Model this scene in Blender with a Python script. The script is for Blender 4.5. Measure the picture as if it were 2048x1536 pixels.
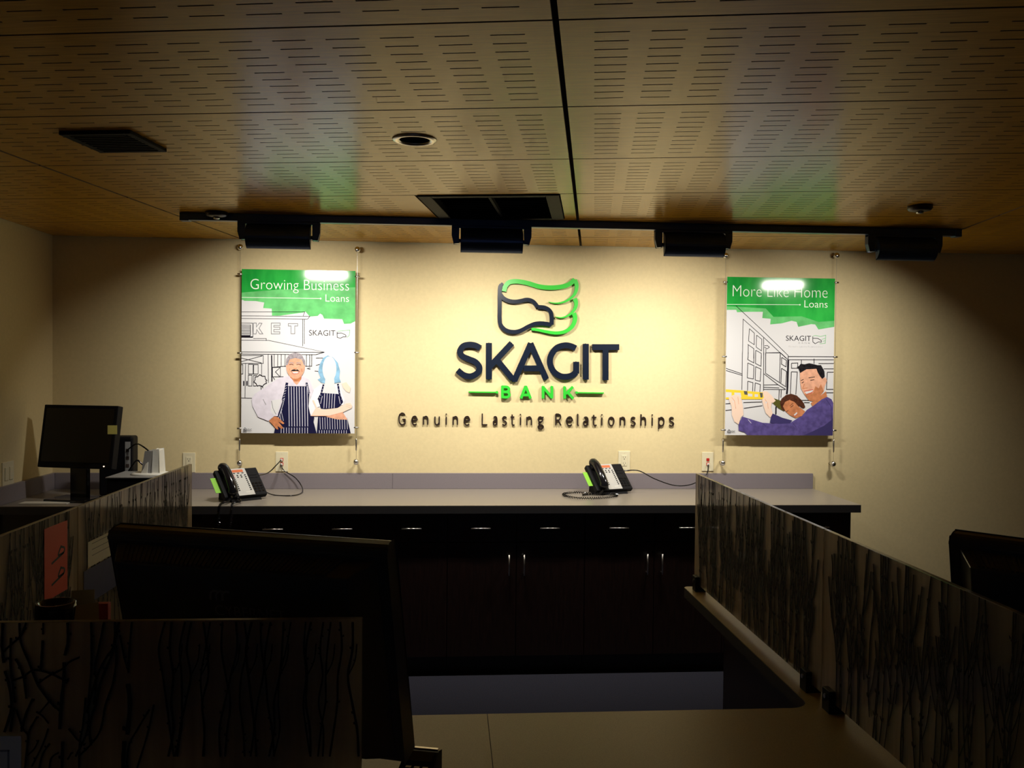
import bpy, bmesh, math, random
from mathutils import Vector, Matrix
from mathutils.geometry import tessellate_polygon
for _o in list(bpy.data.objects):
    bpy.data.objects.remove(_o)
scn = bpy.context.scene
COL = scn.collection

# ------------------------------------------------------------------ camera
FPX = 1740.0                      # focal length in pixels of the 2048 px wide photograph
YAW, PITCH, ROLL, CAMZ = math.radians(4.1), math.radians(1.1), .0095, 1.64
FWD = Vector((math.sin(YAW)*math.cos(PITCH), math.cos(YAW)*math.cos(PITCH), -math.sin(PITCH)))
_r0 = Vector((math.cos(YAW), -math.sin(YAW), 0)); _u0 = _r0.cross(FWD)
RGT = _r0*math.cos(ROLL) + _u0*math.sin(ROLL); UPV = RGT.cross(FWD)
CAM = Vector((0, 0, CAMZ))
cd = bpy.data.cameras.new('camera'); cam = bpy.data.objects.new('camera', cd); COL.objects.link(cam)
cd.sensor_fit = 'HORIZONTAL'; cd.sensor_width = 36; cd.lens = FPX/2048*36; cd.clip_start = .02
M = Matrix((RGT, UPV, -FWD)).transposed().to_4x4(); M.translation = CAM
cam.matrix_world = M
scn.camera = cam

# ------------------------------------------------------------------ world and exposure
W = bpy.data.worlds.new('dusk'); scn.world = W; W.use_nodes = True
W.node_tree.nodes['Background'].inputs[0].default_value = (.30, .38, .62, 1)
W.node_tree.nodes['Background'].inputs[1].default_value = .40
scn.view_settings.view_transform = 'Standard'; scn.view_settings.look = 'None'
scn.view_settings.exposure = 0.0; scn.view_settings.gamma = 1
scn.view_settings.use_curve_mapping = False

def ray(px, py): return FWD + RGT*((px-1024)/FPX) - UPV*((py-768)/FPX)
def on_y(px, py, Y): v = ray(px, py); return CAM + v*(Y/v.y)
def on_z(px, py, z): v = ray(px, py); return CAM + v*((z-CAMZ)/v.z)
def on_x(px, py, X): v = ray(px, py); return CAM + v*(X/v.x)

D = 5.19           # back wall
XL, XR = -2.283, 4.3
ZC = 2.37          # underside of the ceiling panels
ZB = .914          # long counter under the sign
ZT = .76           # teller counter
YREAR = -3.4

# ------------------------------------------------------------------ materials
def mat(name, col, rough=.5, metal=0, spec=.5, var=0, scale=40, stretch=(1, 1, 1), bump=0, coat=0, col2=None, coat_rough=.08):
    m = bpy.data.materials.new(name); m.use_nodes = True
    nt = m.node_tree; b = nt.nodes['Principled BSDF']
    b.inputs['Base Color'].default_value = (*col, 1); b.inputs['Roughness'].default_value = rough
    b.inputs['Metallic'].default_value = metal; b.inputs['Specular IOR Level'].default_value = spec
    b.inputs['Coat Weight'].default_value = coat; b.inputs['Coat Roughness'].default_value = coat_rough
    if var or bump:
        tc = nt.nodes.new('ShaderNodeTexCoord'); mp = nt.nodes.new('ShaderNodeMapping')
        mp.inputs['Scale'].default_value = stretch
        nz = nt.nodes.new('ShaderNodeTexNoise'); nz.inputs['Scale'].default_value = scale; nz.inputs['Detail'].default_value = 6
        nt.links.new(tc.outputs['Object'], mp.inputs[0]); nt.links.new(mp.outputs[0], nz.inputs['Vector'])
        if var:
            cr = nt.nodes.new('ShaderNodeValToRGB')
            c2 = col2 or tuple(c*(1-var) for c in col)
            cr.color_ramp.elements[0].position = .35; cr.color_ramp.elements[1].position = .65
            cr.color_ramp.elements[0].color = (*c2, 1); cr.color_ramp.elements[1].color = (*col, 1)
            nt.links.new(nz.outputs['Fac'], cr.inputs[0]); nt.links.new(cr.outputs[0], b.inputs['Base Color'])
        if bump:
            bp = nt.nodes.new('ShaderNodeBump'); bp.inputs['Strength'].default_value = bump; bp.inputs['Distance'].default_value = .002
            nt.links.new(nz.outputs['Fac'], bp.inputs['Height']); nt.links.new(bp.outputs[0], b.inputs['Normal'])
    return m

def resin_mat(name):      # frosted translucent resin: rough transmission under a smooth surface
    m = bpy.data.materials.new(name); m.use_nodes = True; nt = m.node_tree
    b = nt.nodes['Principled BSDF']
    b.inputs['Roughness'].default_value = .62; b.inputs['Transmission Weight'].default_value = .88; b.inputs['IOR'].default_value = 1.38
    b.inputs['Coat Weight'].default_value = .8; b.inputs['Coat Roughness'].default_value = .07
    tc = nt.nodes.new('ShaderNodeTexCoord'); mp = nt.nodes.new('ShaderNodeMapping'); mp.inputs['Scale'].default_value = (60, 60, 4)
    nz = nt.nodes.new('ShaderNodeTexNoise'); nz.inputs['Scale'].default_value = 1.0; nz.inputs['Detail'].default_value = 5
    cr = nt.nodes.new('ShaderNodeValToRGB'); cr.color_ramp.elements[0].position = .3; cr.color_ramp.elements[1].position = .7
    cr.color_ramp.elements[0].color = (.45, .37, .28, 1); cr.color_ramp.elements[1].color = (.70, .60, .46, 1)
    nt.links.new(tc.outputs['Object'], mp.inputs[0]); nt.links.new(mp.outputs[0], nz.inputs['Vector'])
    nt.links.new(nz.outputs['Fac'], cr.inputs[0]); nt.links.new(cr.outputs[0], b.inputs['Base Color'])
    out = nt.nodes['Material Output']; tr = nt.nodes.new('ShaderNodeBsdfTranslucent'); mx = nt.nodes.new('ShaderNodeMixShader'); mx.inputs[0].default_value = .22
    nt.links.new(cr.outputs[0], tr.inputs[0]); nt.links.new(b.outputs[0], mx.inputs[1]); nt.links.new(tr.outputs[0], mx.inputs[2]); nt.links.new(mx.outputs[0], out.inputs[0])
    return m

def emit_mat(name, col, s):
    m = bpy.data.materials.new(name); m.use_nodes = True; b = m.node_tree.nodes['Principled BSDF']
    b.inputs['Base Color'].default_value = (*col, 1); b.inputs['Emission Color'].default_value = (*col, 1); b.inputs['Emission Strength'].default_value = s
    return m

MT = dict(
    wall=mat('beige_paint', (.68, .565, .315), .75, var=.05, scale=60, bump=.15),
    ceil=mat('maple_veneer', (.62, .32, .026), .22, var=.22, scale=9, stretch=(1, 14, 14), spec=.20),
    core=mat('fibreboard_core', (.26, .15, .06), .8),
    void=mat('ceiling_void', (.008, .006, .006), .9),
    carpet=mat('dark_carpet', (.030, .030, .045), .95, spec=.2, var=.5, scale=300, bump=.5),
    laminate=mat('grey_laminate', (.30, .265, .225), .30, var=.3, scale=500),
    splash=mat('grey_splash_laminate', (.24, .21, .23), .45, var=.25, scale=400),
    edge=mat('dark_edge_band', (.03, .028, .03), .5),
    cab=mat('espresso_wood', (.020, .007, .005), .40, var=.5, scale=8, stretch=(14, 14, 1)),
    tan=mat('tan_laminate', (.44, .33, .14), .45, var=.22, scale=420),
    resin=resin_mat('frosted_resin'),
    twig=mat('twig_bark', (.016, .010, .007), .8, var=.5, scale=90),
    steel=mat('brushed_steel', (.62, .60, .57), .28, 1),
    chrome=mat('chrome', (.75, .74, .72), .22, 1),
    black=mat('black_plastic', (.008, .008, .010), .50, spec=.12, var=.3, scale=200),
    pc=mat('charcoal_plastic', (.045, .048, .048), .28, var=.15, scale=300),
    gloss=mat('gloss_black_plastic', (.006, .006, .008), .12),
    screen=mat('dark_screen', (.003, .003, .004), .15),
    navy=mat('navy_acrylic', (.006, .011, .025), .32, spec=.22),
    green=mat('green_acrylic', (.03, .52, .035), .35),
    tagl=mat('dark_brown_acrylic', (.020, .010, .008), .4),
    lamp=mat('dark_blue_enamel', (.045, .075, .16), .30, metal=.5),
    refl=mat('lamp_reflector', (.8, .75, .65), .3, 1),
    plate=mat('almond_plastic', (.72, .66, .46), .35),
    slot=mat('outlet_slot', (.05, .035, .03), .6),
    red=mat('red_jack', (.45, .02, .015), .4),
    white=mat('white_plastic', (.75, .74, .68), .4),
    grey=mat('grey_plastic', (.30, .30, .30), .4),
    silver=mat('silver_faceplate', (.55, .55, .54), .35, metal=.3),
    lcd=mat('orange_lcd', (.62, .16, .07), .25),
    lime=mat('lime_card', (.25, .60, .04), .5),
    note=mat('yellow_note_paper', (.72, .66, .18), .7),
    paper=mat('white_paper', (.72, .70, .62), .7),
    cream=mat('cream_paper', (.58, .48, .28), .7),
    orange=mat('orange_card', (.70, .055, .012), .6),
    pink=mat('red_card', (.45, .03, .03), .6),
    blue=mat('blue_card', (.03, .035, .16), .5),
    ink=mat('marker_ink', (.004, .004, .004), .5),
    letter=mat('grey_print', (.20, .20, .21), .4),
    led=emit_mat('power_light', (1, .75, .45), 3.0),
    vent=mat('black_grille', (.010, .010, .012), .65, spec=.12),
    glass=mat('window_glass', (.9, .95, 1), .02),
    frame=mat('dark_window_frame', (.03, .03, .03), .5),
)
MT['ceil'].node_tree.nodes['Principled BSDF'].inputs['Specular Tint'].default_value = (1, .86, .58, 1)
_g = MT['glass'].node_tree.nodes['Principled BSDF']; _g.inputs['Transmission Weight'].default_value = 1.0; _g.inputs['IOR'].default_value = 1.02
def pr(name, c, rough=.11, var=0, scale=20, stretch=(1, 1, 1), col2=None): return mat('print_'+name, c, rough, var=var, scale=scale, stretch=stretch, col2=col2)
PM = dict(white=pr('white', (.68, .68, .70)), green=pr('green', (.035, .46, .07), var=.4, scale=9, stretch=(1, 1, .4), col2=(.01, .29, .04)),
          greenlight=pr('green_light', (.16, .60, .20), var=.3, scale=14), text=pr('text', (.80, .92, .78)), line=pr('line', (.012, .010, .016)),
          faint=pr('faint_line', (.20, .20, .22)), skin=pr('skin', (.80, .42, .28), var=.2, scale=40), pale=pr('pale_skin', (.85, .64, .52)),
          tanned=pr('tanned_skin', (.62, .24, .11), var=.3, scale=40), hair=pr('grey_hair', (.40, .36, .40), var=.4, scale=120), dark=pr('dark_hair', (.02, .018, .022), var=.5, scale=100),
          curl=pr('brown_hair', (.10, .035, .02), var=.5, scale=80), shirt=pr('shirt', (.70, .66, .76), var=.12, scale=30), blouse=pr('blouse', (.82, .80, .86)),
          navy=pr('apron', (.012, .012, .045)), stripe=pr('stripe', (.55, .54, .66)), bluehair=pr('blue_hair', (.28, .52, .74), var=.35, scale=25), purple=pr('sweater', (.12, .09, .30), var=.35, scale=30),
          plum=pr('sweater_shade', (.05, .04, .14)), yellow=pr('level', (.85, .62, .05)), olive=pr('olive', (.09, .09, .02)), lip=pr('lip', (.50, .10, .09)), vial=pr('vial', (.10, .10, .09)))

# ------------------------------------------------------------------ mesh helpers
class MB:
    def __init__(s): s.v = []; s.f = []; s.m = []
    def add(s, vs, fs, mi=0, X=None):
        o = len(s.v); s.v += [tuple(X @ Vector(v)) if X is not None else tuple(v) for v in vs]
        s.f += [tuple(i+o for i in f) for f in fs]; s.m += [mi]*len(fs); return s
    def box(s, x0, x1, y0, y1, z0, z1, mi=0, X=None):
        return s.add([(x0, y0, z0), (x1, y0, z0), (x1, y1, z0), (x0, y1, z0), (x0, y0, z1), (x1, y0, z1), (x1, y1, z1), (x0, y1, z1)],
                     [(0, 3, 2, 1), (4, 5, 6, 7), (0, 1, 5, 4), (1, 2, 6, 5), (2, 3, 7, 6), (3, 0, 4, 7)], mi, X)
    def hexa(s, lo, hi, mi=0, X=None):     # two quads of four points
        return s.add(list(lo)+list(hi), [(0, 3, 2, 1), (4, 5, 6, 7), (0, 1, 5, 4), (1, 2, 6, 5), (2, 3, 7, 6), (3, 0, 4, 7)], mi, X)
    def prism(s, poly, fn, a, b, mi=0, X=None):   # polygon (u, v) swept from a to b; fn(u, v, t) gives a point
        n = len(poly); tri = tessellate_polygon([[Vector((u, v, 0)) for u, v in poly]])
        vs = [fn(u, v, a) for u, v in poly]+[fn(u, v, b) for u, v in poly]
        fs = [tuple(t) for t in tri]+[tuple(i+n for i in reversed(t)) for t in tri]+[(i, (i+1) % n, n+(i+1) % n, n+i) for i in range(n)]
        return s.add(vs, fs, mi, X)
    def tube(s, pts, r, n=8, mi=0, X=None, flat=None):
        pts = [Vector(p) for p in pts]; rs = r if isinstance(r, (list, tuple)) else [r]*len(pts)
        vs = []; ref = None
        for i, p in enumerate(pts):
            t = (pts[min(i+1, len(pts)-1)]-pts[max(i-1, 0)]).normalized()
            if ref is None: ref = Vector((0, 0, 1)) if abs(t.z) < .9 else Vector((0, 1, 0))
            a = t.cross(ref).normalized(); b = a.cross(t).normalized(); ref = b
            for k in range(n):
                w = 2*math.pi*k/n; vs.append(p+a*math.cos(w)*rs[i]+b*math.sin(w)*rs[i])
        fs = [(i*n+k, i*n+(k+1) % n, (i+1)*n+(k+1) % n, (i+1)*n+k) for i in range(len(pts)-1) for k in range(n)]
        fs += [tuple(reversed(range(n))), tuple(range((len(pts)-1)*n, len(pts)*n))]
        return s.add(vs, fs, mi, X)
    def lathe(s, prof, n=24, mi=0, X=None):       # profile (r, z) turned about the z axis
        vs = [(r*math.cos(2*math.pi*k/n), r*math.sin(2*math.pi*k/n), z) for r, z in prof for k in range(n)]
        fs = [(i*n+k, i*n+(k+1) % n, (i+1)*n+(k+1) % n, (i+1)*n+k) for i in range(len(prof)-1) for k in range(n)]
        fs += [tuple(reversed(range(n))), tuple(range((len(prof)-1)*n, len(prof)*n))]
        return s.add(vs, fs, mi, X)
    def build(s, name, mats, parent=None, bevel=0, smooth=False, world=True):
        me = bpy.data.meshes.new(name)
        vs = s.v
        if parent is not None and world:
            inv = parent.matrix_basis.inverted()
            if parent.parent is not None: inv = inv @ parent.parent.matrix_basis.inverted()
            vs = [tuple(inv @ Vector(v)) for v in s.v]
        me.from_pydata(vs, [], s.f)
        for m in (mats if isinstance(mats, (list, tuple)) else [mats]): me.materials.append(m)
        me.polygons.foreach_set('material_index', s.m)
        if smooth: me.polygons.foreach_set('use_smooth', [True]*len(s.f))
        me.update()
        return link(name, me, parent, bevel)

def link(name, me, parent=None, bevel=0):
    o = bpy.data.objects.new(name, me); COL.objects.link(o)
    if parent is not None: o.parent = parent
    if bevel:
        b = o.modifiers.new('bevel', 'BEVEL'); b.width = bevel; b.segments = 2; b.limit_method = 'ANGLE'
    return o

def thing(name, label, cat, loc=(0, 0, 0), rotz=0, group=None):
    o = bpy.data.objects.new(name, None); COL.objects.link(o); o.empty_display_size = .05
    o.matrix_basis = Matrix.Translation(loc) @ Matrix.Rotation(rotz, 4, 'Z')
    return tag(o, label, cat, group)
def tag(o, label, cat, group=None):
    o['label'] = label; o['category'] = cat
    if group: o['group'] = group
    return o
def struct(o): o['kind'] = 'structure'; return o

def smooth_pts(P, k=6):
    out = []; n = len(P)
    for i in range(n-1):
        p0, p1, p2, p3 = P[max(i-1, 0)], P[i], P[i+1], P[min(i+2, n-1)]
        for j in range(k):
            t = j/k
            out.append(tuple(.5*((2*b)+(c-a)*t+(2*a-5*b+4*c-d)*t*t+(-a+3*b-3*c+d)*t**3) for a, b, c, d in zip(p0, p1, p2, p3)))
    out.append(tuple(P[-1])); return out

def ribbon(P, w):     # 2-D polyline with widths -> quads (left, right points)
    ws = w if isinstance(w, (list, tuple)) else [w]*len(P)
    L, R = [], []; n = len(P)
    for i in range(n):
        a, b, c = P[max(i-1, 0)], P[i], P[min(i+1, n-1)]
        d1 = Vector((b[0]-a[0], b[1]-a[1])); d2 = Vector((c[0]-b[0], c[1]-b[1]))
        if d1.length < 1e-9: d1 = d2
        if d2.length < 1e-9: d2 = d1
        d1.normalize(); d2.normalize(); n1 = Vector((-d1.y, d1.x)); n2 = Vector((-d2.y, d2.x)); m = n1+n2
        if m.length < .3: m = n1.copy()
        m.normalize(); k = ws[i]/2/max(.45, m.dot(n1))
        L.append((b[0]+m.x*k, b[1]+m.y*k)); R.append((b[0]-m.x*k, b[1]-m.y*k))
    return L, R
def slab_ribbon(mb, P, w, y0, y1, mi=0):   # (x, z) ribbon standing between the depths y0 and y1
    L, R = ribbon(P, w)
    n = len(P); vs = []
    for y in (y0, y1):
        vs += [(p[0], y, p[1]) for p in L]+[(p[0], y, p[1]) for p in R]
    o = 2*n; fs = []
    for i in range(n-1):
        fs += [(i, i+1, n+i+1, n+i), (o+i+1, o+i, o+n+i, o+n+i+1), (i+1, i, o+i, o+i+1), (n+i, n+i+1, o+n+i+1, o+n+i)]
    fs += [(0, n, o+n, o), (n-1, o+n-1, o+2*n-1, 2*n-1)]
    mb.add(vs, fs, mi)

_gc = {}
def glyphs(text, offset=0, spacing=1.0):      # filled outline of a text: (verts2d, faces)
    key = (text, offset, spacing)
    if key in _gc: return _gc[key]
    cu = bpy.data.curves.new('t', 'FONT'); cu.body = text; cu.size = 1; cu.offset = offset; cu.space_character = spacing; cu.resolution_u = 4
    ob = bpy.data.objects.new('t', cu); COL.objects.link(ob)
    dg = bpy.context.evaluated_depsgraph_get(); me = bpy.data.meshes.new_from_object(ob.evaluated_get(dg))
    vs = [(v.co.x, v.co.y) for v in me.vertices]; fs = [tuple(p.vertices) for p in me.polygons]
    bpy.data.objects.remove(ob); bpy.data.curves.remove(cu); bpy.data.meshes.remove(me)
    _gc[key] = (vs, fs); return vs, fs
def text_on(mb, text, box, y0, y1=None, mi=0, offset=0, spacing=1.0, baseline=None):
    # box (x0, x1, z0, z1) on a plane y; with y1 the letters become slabs
    vs, fs = glyphs(text, offset, spacing)
    xs = [v[0] for v in vs]; zs = [v[1] for v in vs]; x0, x1, z0, z1 = box
    if baseline is not None: a, b = 0.0, baseline     # z0 is the baseline, z1 the height of a glyph of `baseline`
    else: a, b = min(zs), max(zs)
    mp = [(x0+(x-min(xs))/(max(xs)-min(xs))*(x1-x0), z0+(z-a)/(b-a)*(z1-z0)) for x, z in vs]
    if y1 is None:
        mb.add([(x, y0, z) for x, z in mp], fs, mi)
    else:
        n = len(mp); cnt = {}
        for f in fs:
            for i in range(len(f)):
                e = (f[i], f[(i+1) % len(f)]); cnt[tuple(sorted(e))] = cnt.get(tuple(sorted(e)), [])+[e]
        side = [(e[0][1], e[0][0], n+e[0][0], n+e[0][1]) for e in cnt.values() if len(e) == 1]
        mb.add([(x, y0, z) for x, z in mp]+[(x, y1, z) for x, z in mp], list(fs)+[tuple(n+i for i in reversed(f)) for f in fs]+side, mi)

# ------------------------------------------------------------------ the room
struct(MB().box(XL-.15, XR+.15, YREAR-.15, D+.15, -.1, 0).build('floor', MT['carpet']))
struct(MB().box(XL-.15, XR+.15, D, D+.15, 0, 2.60).build('wall_back', MT['wall']))
struct(MB().box(XL-.15, XL, YREAR, D, 0, 2.60).build('wall_left', MT['wall']))
struct(MB().box(XR, XR+.15, YREAR, D, 0, 2.60).build('wall_right', MT['wall']))
wx0, wx1, wz0, wz1 = -1.6, 2.0, .9, 2.15
mb = MB(); mb.box(XL-.15, wx0, YREAR-.15, YREAR, 0, 2.60); mb.box(wx1, XR+.15, YREAR-.15, YREAR, 0, 2.60)
mb.box(wx0, wx1, YREAR-.15, YREAR, 0, wz0); mb.box(wx0, wx1, YREAR-.15, YREAR, wz1, 2.60)
struct(mb.build('wall_rear', MT['wall']))
mb = MB()
for x in (wx0, (wx0+wx1)/2-.03, wx1-.06): mb.box(x, x+.06, YREAR-.12, YREAR-.04, wz0, wz1)
mb.box(wx0, wx1, YREAR-.12, YREAR-.04, wz0, wz0+.06); mb.box(wx0, wx1, YREAR-.12, YREAR-.04, wz1-.06, wz1)
win = struct(mb.build('window_rear_offscreen', MT['frame']))
for x0, x1 in ((wx0+.06, (wx0+wx1)/2-.03), ((wx0+wx1)/2+.03, wx1-.06)):
    MB().box(x0, x1, YREAR-.085, YREAR-.079, wz0+.06, wz1-.06).build('pane', MT['glass'], win)

# ceiling: slotted veneer panels on a grid turned 9.5 degrees to the wall, hung below a dark void
ceil = struct(MB().box(XL, XR, YREAR, D, ZC+.06, ZC+.10).build('ceiling', MT['void']))
GA = math.radians(9.5); GX = Vector((math.cos(GA), -math.sin(GA), 0)); GY = Vector((math.sin(GA), math.cos(GA), 0)); GO = Vector((.417, 3.034, ZC))
def grid(u, v, z=0): return GO+GX*u+GY*v+Vector((0, 0, z))
GROT = Matrix.Rotation(-GA, 4, 'Z')
PW, PD = 1.96, .61
def panel_cells(w0, w1):       # cut lines of a panel from w0 to w1 (slots stay where the full panel has them)
    xs = [w0]; sl = []
    for c in range(15):
        a = .081+c*.1237; b = a+.077
        if a > w0+.02 and b < w1-.02: sl.append((len(xs), )); xs += [a, b]
    xs.append(w1); return xs, [s[0] for s in sl]
def panel_mesh(w0=.007, w1=PW-.007, name='ceiling_panel'):
    xs, sx = panel_cells(w0, w1); ys = [.004]; sy = []
    for r in range(10):
        sy.append(len(ys)); a = .071+r*.0515; ys += [a, a+.0055]
    ys.append(PD-.004)
    nx, ny = len(xs), len(ys); T = .014
    vs = [(x, y, z) for z in (0, T) for y in ys for x in xs]; I = lambda i, j, k: k*nx*ny+j*nx+i
    solid = lambda i, j: 0 <= i < nx-1 and 0 <= j < ny-1 and not (i in sx and j in sy)
    fs = []
    for j in range(ny-1):
        for i in range(nx-1):
            if not solid(i, j): continue
            fs.append((I(i, j, 0), I(i, j+1, 0), I(i+1, j+1, 0), I(i+1, j, 0))); fs.append((I(i, j, 1), I(i+1, j, 1), I(i+1, j+1, 1), I(i, j+1, 1)))
            if not solid(i-1, j): fs.append((I(i, j, 0), I(i, j, 1), I(i, j+1, 1), I(i, j+1, 0)))
            if not solid(i+1, j): fs.append((I(i+1, j, 0), I(i+1, j+1, 0), I(i+1, j+1, 1), I(i+1, j, 1)))
            if not solid(i, j-1): fs.append((I(i, j, 0), I(i+1, j, 0), I(i+1, j, 1), I(i, j, 1)))
            if not solid(i, j+1): fs.append((I(i, j+1, 0), I(i, j+1, 1), I(i+1, j+1, 1), I(i+1, j+1, 0)))
    me = bpy.data.meshes.new(name); me.from_pydata(vs, [], fs); me.materials.append(MT['ceil']); me.materials.append(MT['core']); me.update()
    for p in me.polygons: p.material_index = 0 if abs(p.normal.z) > .5 else 1
    return me
full = panel_mesh()
DLU, DLV = -.495, -.29        # downlight centre on the grid
def put_panel(me, u, v):
    X = Matrix.Translation(grid(u, v)) @ GROT
    pts = [X @ Vector(c) for c in ((0, 0, 0), (PW, 0, 0), (PW, PD, 0), (0, PD, 0))]
    lim = ((XL+.012, 0, 1), (XR-.012, 0, -1), (D-.014, 1, -1))
    out = []
    for val, ax, sg in lim:
        k = [sg*(p[ax]-val) for p in pts]
        if max(k) < 0: return
        if min(k) < 0: out.append((val, ax, sg))
    if out:
        me = me.copy(); bm = bmesh.new(); bm.from_mesh(me); inv = X.inverted()
        for val, ax, sg in out:
            co = Vector((0, 0, 0)); co[ax] = val; no = Vector((0, 0, 0)); no[ax] = -sg
            bmesh.ops.bisect_plane(bm, geom=bm.verts[:]+bm.edges[:]+bm.faces[:], plane_co=inv @ co, plane_no=inv.to_3x3() @ no, clear_outer=True)
        if not bm.faces: bm.free(); return
        bm.to_mesh(me); bm.free()
    o = link('ceiling_panel', me, ceil); o.matrix_basis = X
    return o
for j in range(-5, 6):
    for i in range(-3, 3):
        u, v = i*PW, j*PD
        if i == -1 and j == 1:        # the air vent takes one tile of this panel
            put_panel(panel_mesh(.007, PW-.685), u, v); put_panel(panel_mesh(PW-.062, PW-.007), u, v); continue
        o = put_panel(full, u, v)
        if i == -1 and j == -1:       # hole for the downlight
            cut = MB().lathe([(.056, -.05), (.056, .05)], 32, X=Matrix.Translation(grid(DLU, DLV))).build('cut', MT['void'])
            m = o.modifiers.new('hole', 'BOOLEAN'); m.object = cut; m.solver = 'EXACT'
            bpy.context.view_layer.update(); dg = bpy.context.evaluated_depsgraph_get()
            me = bpy.data.meshes.new_from_object(o.evaluated_get(dg)); o.modifiers.clear(); o.data = me
            bpy.data.objects.remove(cut)

# downlight, switched off
t = thing('recessed_downlight', 'round recessed ceiling downlight with a shiny metal trim ring, switched off', 'downlight', grid(DLU, DLV))
MB().lathe([(.072, 0), (.070, -.004), (.060, -.007), (.050, -.004), (.048, .004), (.052, .004), (.072, .0)], 40).build('trim_ring', MT['steel'], t, smooth=True, world=False)
MB().lathe([(.049, .002), (.044, .03), (.036, .044), (.0355, .044), (.0435, .029), (.0485, .002)], 40).build('reflector', MT['chrome'], t, smooth=True, world=False)
MB().lathe([(.036, .043), (.034, .038), (.001, .036), (.001, .043)], 24).build('lens', MT['gloss'], t, smooth=True, world=False)

# black air vent in the ceiling
t = thing('ceiling_vent', 'large square black air vent with a centre bar set among the ceiling panels', 'vent', grid(-.37, .915), -GA)
mb = MB(); s, q = .303, .245
mb.box(-s, -q, -s, s, -.006, .03).box(q, s, -s, s, -.006, .03).box(-q, q, -s, -q-.02, -.006, .03).box(-q, q, q+.02, s, -.006, .03)
mb.build('vent_frame', MT['vent'], t, world=False, bevel=.003)
MB().box(-.006, .006, -.27, .27, .002, .022).build('centre_bar', MT['vent'], t, world=False)
MB().box(-.25, .25, -.27, .27, .050, .054).build('backing', MT['void'], t, world=False)
for k in range(12):
    y = -.245+k*.0445
    X = Matrix.Translation((0, y, .032)) @ Matrix.Rotation(math.radians(35), 4, 'X')
    MB().box(-.248, .248, -.016, .016, -.001, .001, X=X).build('blade', MT['vent'], t, world=False)
# smaller black grille further forward
t = thing('ceiling_grille', 'small square black ceiling grille beside the dim panels', 'grille', grid(-1.48, -.338), -GA)
mb = MB(); s, q = .118, .098
mb.box(-s, -q, -s, s, -.012, 0).box(q, s, -s, s, -.012, 0).box(-q, q, -s, -q, -.012, 0).box(-q, q, q, s, -.012, 0)
mb.build('grille_frame', MT['vent'], t, world=False, bevel=.002)
MB().box(-q, q, -q, q, -.003, -.0005).build('backing', MT['void'], t, world=False)
for k in range(9):
    MB().box(-q, q, -.085+k*.021, -.078+k*.021, -.010, -.003).build('blade', MT['vent'], t, world=False)
for (u, v), lab in (((-1.72, .967), 'small round brown ceiling sensor above the end of the lamp track'), ((1.514, .951), 'small round brown ceiling sensor behind the unlit end of the lamp track')):
    t = thing('ceiling_sensor', lab, 'sensor', grid(u, v))
    MB().lathe([(.052, 0), (.052, -.012), (.046, -.020), (.03, -.024), (.001, -.025)], 24).build('housing', MT['cab'], t, smooth=True, world=False)
    MB().lathe([(.016, -.024), (.014, -.033), (.001, -.034)], 16).build('cap', MT['steel'], t, smooth=True, world=False)

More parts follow.
